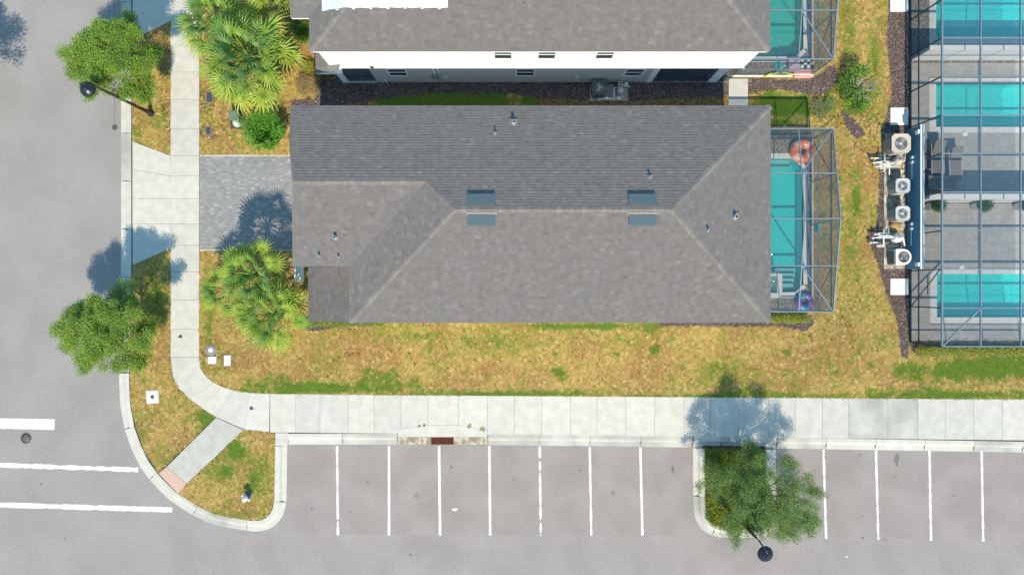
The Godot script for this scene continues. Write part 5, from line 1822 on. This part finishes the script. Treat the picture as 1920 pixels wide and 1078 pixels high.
func make_fittings() -> void:
	lamp_post("black gooseneck street lamp on the verge next to the leafy tree", Vector3(-19.42, LAWN, -9.36), Vector3(-19.86, 5.0, -9.27))
	lamp_post("black gooseneck street lamp rising through the parking island tree", Vector3(11.36, LAWN, 11.62), Vector3(11.86, 5.0, 12.46))
	# hydrant
	var hy := thing("fire_hydrant", "blue and white fire hydrant on the grass by the corner ramp", "fire hydrant", Vector3(g(466, 929, LAWN).x, LAWN, g(466, 929, LAWN).z))
	var s := smooth_start()
	lathe(s, Vector3.ZERO, [[0.16, 0.0], [0.16, 0.05], [0.11, 0.07], [0.11, 0.45], [0.15, 0.47], [0.15, 0.52]], 18)
	part("barrel", done(s), M.hyd_blue, hy)
	s = smooth_start()
	lathe(s, Vector3(0, 0.52, 0), [[0.15, 0.0], [0.14, 0.08], [0.09, 0.17], [0.035, 0.19], [0.035, 0.25], [0.0, 0.25]], 18)
	part("bonnet", done(s), M.hyd_white, hy)
	for a in [0.6, 2.2, 3.74]:
		s = smooth_start()
		var d := Vector3(cos(a), 0, sin(a))
		var c := Vector3(0, 0.4, 0)
		tube(s, [c + d * 0.08, c + d * 0.18, c + d * 0.19, c + d * 0.24], [0.06, 0.06, 0.08, 0.08], 12)
		part("outlet", done(s), M.hyd_white, hy)
	# green service boxes
	var pd := thing("utility_box", "dark green utility box on the dry lawn near the widest palm", "utility box", Vector3(g(446, 221, LAWN).x, LAWN, g(446, 221, LAWN).z))
	bx("cabinet", Vector3(0, 0.3, 0), Vector3(0.46, 0.6, 0.42), M.ped, pd, Vector3(0, 0.12, 0))
	s = start()
	slab(s, rect(-0.26, -0.24, 0.26, 0.24), 0.6, 0.66)
	slab(s, rect(-0.2, -0.18, 0.2, 0.18), 0.66, 0.7)
	part("lid", done(s), M.ped, pd).rotation.y = 0.12
	bx("latch", Vector3(0.03, 0.45, 0.225), Vector3(0.06, 0.09, 0.02), M.lid_dark, pd)
	bx("pad", Vector3(0, 0.02, 0.12), Vector3(0.8, 0.04, 0.95), M.mulch, pd)
	var dm := thing("utility_pedestal", "small pale green dome-topped pedestal in front of the green utility box", "utility box", Vector3(g(445, 232, LAWN).x, LAWN + 0.02, g(445, 232, LAWN).z))
	s = smooth_start()
	lathe(s, Vector3.ZERO, [[0.2, 0.0], [0.19, 0.2], [0.15, 0.3], [0.08, 0.34], [0.0, 0.35]], 18)
	part("dome", done(s), M.ped_pale, dm)
	s = smooth_start()
	lathe(s, Vector3.ZERO, [[0.23, 0.0], [0.23, 0.05], [0.2, 0.055]], 18)
	part("collar", done(s), M.ped, dm)
	var boxes := [[392.5, 183, 0.3, 0.5, M.lid_dark, "dark rectangular handhole lid in the sand by the pavement"], [390, 245.5, 0.24, 0.4, M.lid_dark, "smaller dark handhole lid in the dry lawn by the pavement"], [397.5, 675.5, 0.44, 0.36, M.lid_pale, "pale wide meter box lid below the round cover in the lawn"], [426, 676, 0.34, 0.54, M.lid_pale, "white upright meter box lid in the lawn corner"], [285.5, 744, 0.62, 0.66, M.coping, "square white concrete valve pad on the corner verge"]]
	for b in boxes:
		var t := thing("meter_box" if b[4] != M.coping else "valve_pad", b[5], "meter box" if b[4] != M.coping else "valve pad", Vector3(g(b[0], b[1], LAWN).x, LAWN, g(b[0], b[1], LAWN).z))
		bx("rim", Vector3(0, 0.015, 0), Vector3(b[2] + 0.07, 0.05, b[3] + 0.07), M.lid_grey if b[4] != M.coping else M.conc[0], t, Vector3(0, 0.06 if b[4] == M.coping else 0.0, 0))
		if b[4] != M.coping:
			bx("lid", Vector3(0, 0.03, 0), Vector3(b[2], 0.05, b[3]), b[4], t)
			bx("key_slot", Vector3(0, 0.052, b[3] * 0.3), Vector3(0.06, 0.01, 0.03), M.lid_grey, t)
		else:
			bx("lid", Vector3(0, 0.03, 0), Vector3(b[2] * 0.9, 0.05, b[3] * 0.9), M.coping, t, Vector3(0, 0.06, 0))
			s = smooth_start()
			lathe(s, Vector3.ZERO, [[0.0, 0.07], [0.09, 0.07], [0.11, 0.055]], 16)
			part("valve_lid", done(s), M.iron, t)
	var rc := thing("round_cover", "round grey cover with a white centre in the lawn by the pavement bend", "utility cover", Vector3(g(394.5, 656.5, LAWN).x, LAWN, g(394.5, 656.5, LAWN).z))
	s = smooth_start()
	lathe(s, Vector3.ZERO, [[0.13, 0.045], [0.28, 0.045], [0.30, 0.03], [0.31, 0.0]], 24)
	part("ring", done(s), M.lid_grey, rc)
	s = smooth_start()
	lathe(s, Vector3.ZERO, [[0.0, 0.06], [0.11, 0.06], [0.125, 0.046], [0.127, 0.03]], 20)
	part("centre_cap", done(s), M.hyd_white, rc)
	for q in [[337.5, 631, "small iron valve cover in the pavement opposite the fan palms"], [470.5, 765.5, "small iron valve cover in the pavement at the ramp bend"]]:
		var t := thing("valve_cover", q[2], "valve cover", g(q[0], q[1], WALK + 0.004), "valve covers in the pavement")
		s = smooth_start()
		lathe(s, Vector3.ZERO, [[0.0, 0.014], [0.085, 0.014], [0.1, 0.004]], 16)
		part("lid", done(s), M.iron, t)
		bx("tab", Vector3(0.16 if q[0] > 400 else -0.13, 0.008, 0.03), Vector3(0.05, 0.01, 0.04), M.iron, t)
	# a bench on the porch, seen between palm and roof
	var bn := thing("porch_bench", "white slatted bench at the edge of the entry porch", "bench", Vector3(g(562, 512, 0.4).x, 0.13, g(562, 512, 0.4).z))
	for k in 4:
		bx("slat", Vector3(-0.2 + k * 0.13, 0.42, 0), Vector3(0.1, 0.03, 0.9), M.white_trim, bn)
	for sx in [-0.2, 0.2]:
		for sz in [-0.38, 0.38]:
			bx("leg", Vector3(sx, 0.2, sz), Vector3(0.05, 0.4, 0.05), M.lid_dark, bn)
	bx("backrest", Vector3(0.26, 0.65, 0), Vector3(0.04, 0.4, 0.9), M.white_trim, bn)
	# bits lying about on asphalt and mulch
	var bits := [[853, 955, 0.2, "white scrap of paper lying in a parking stall"], [1588, 1044, 0.09, "round white scrap lying on the drive aisle"], [1021, 716, 0.08, "small white scrap lying on the dry lawn"]]
	for b in bits:
		s = start()
		var pts := PackedVector2Array()
		for i in 7:
			var a := TAU * i / 7.0
			pts.append(Vector2(cos(a) * b[2], sin(a) * b[2] * 0.45) * rng.randf_range(0.7, 1.1))
		slab(s, pts, 0.0, 0.012)
		var o := part(numbered("scrap"), done(s), M.paint, self)
		o.position = g(b[0], b[1], 0.008) if b[1] > 760 else Vector3(g(b[0], b[1], LAWN).x, LAWN + 0.05, g(b[0], b[1], LAWN).z)
		tag(o, b[3], "litter")

func _ready() -> void:
	rng.seed = 20240
	camera_and_light()
	make_materials()
	verge2 = poly([[247.5, 498], [318.4, 467.6], [318.4, 670], [322.5, 706], [334, 728], [354.5, 748], [380, 767], [403, 782], [296, 886], [269.6, 842.5], [254.8, 802], [245.6, 757.5], [243.5, 702], [246, 600]], LAWN)
	verge3 = poly([[335, 926], [350, 908], [457.5, 806.5], [491, 810], [514.5, 813], [514, 938.5], [509.6, 958.8], [495, 972.5], [476, 975.4], [443, 973.6], [406, 966], [369, 949.6]], LAWN)
	make_ground()
	make_beds()
	make_grass()
	make_main_house()
	make_north_house()
	make_house_pools()
	make_right_block()
	make_plants()
	make_equipment()
	make_fittings()
	print("built")
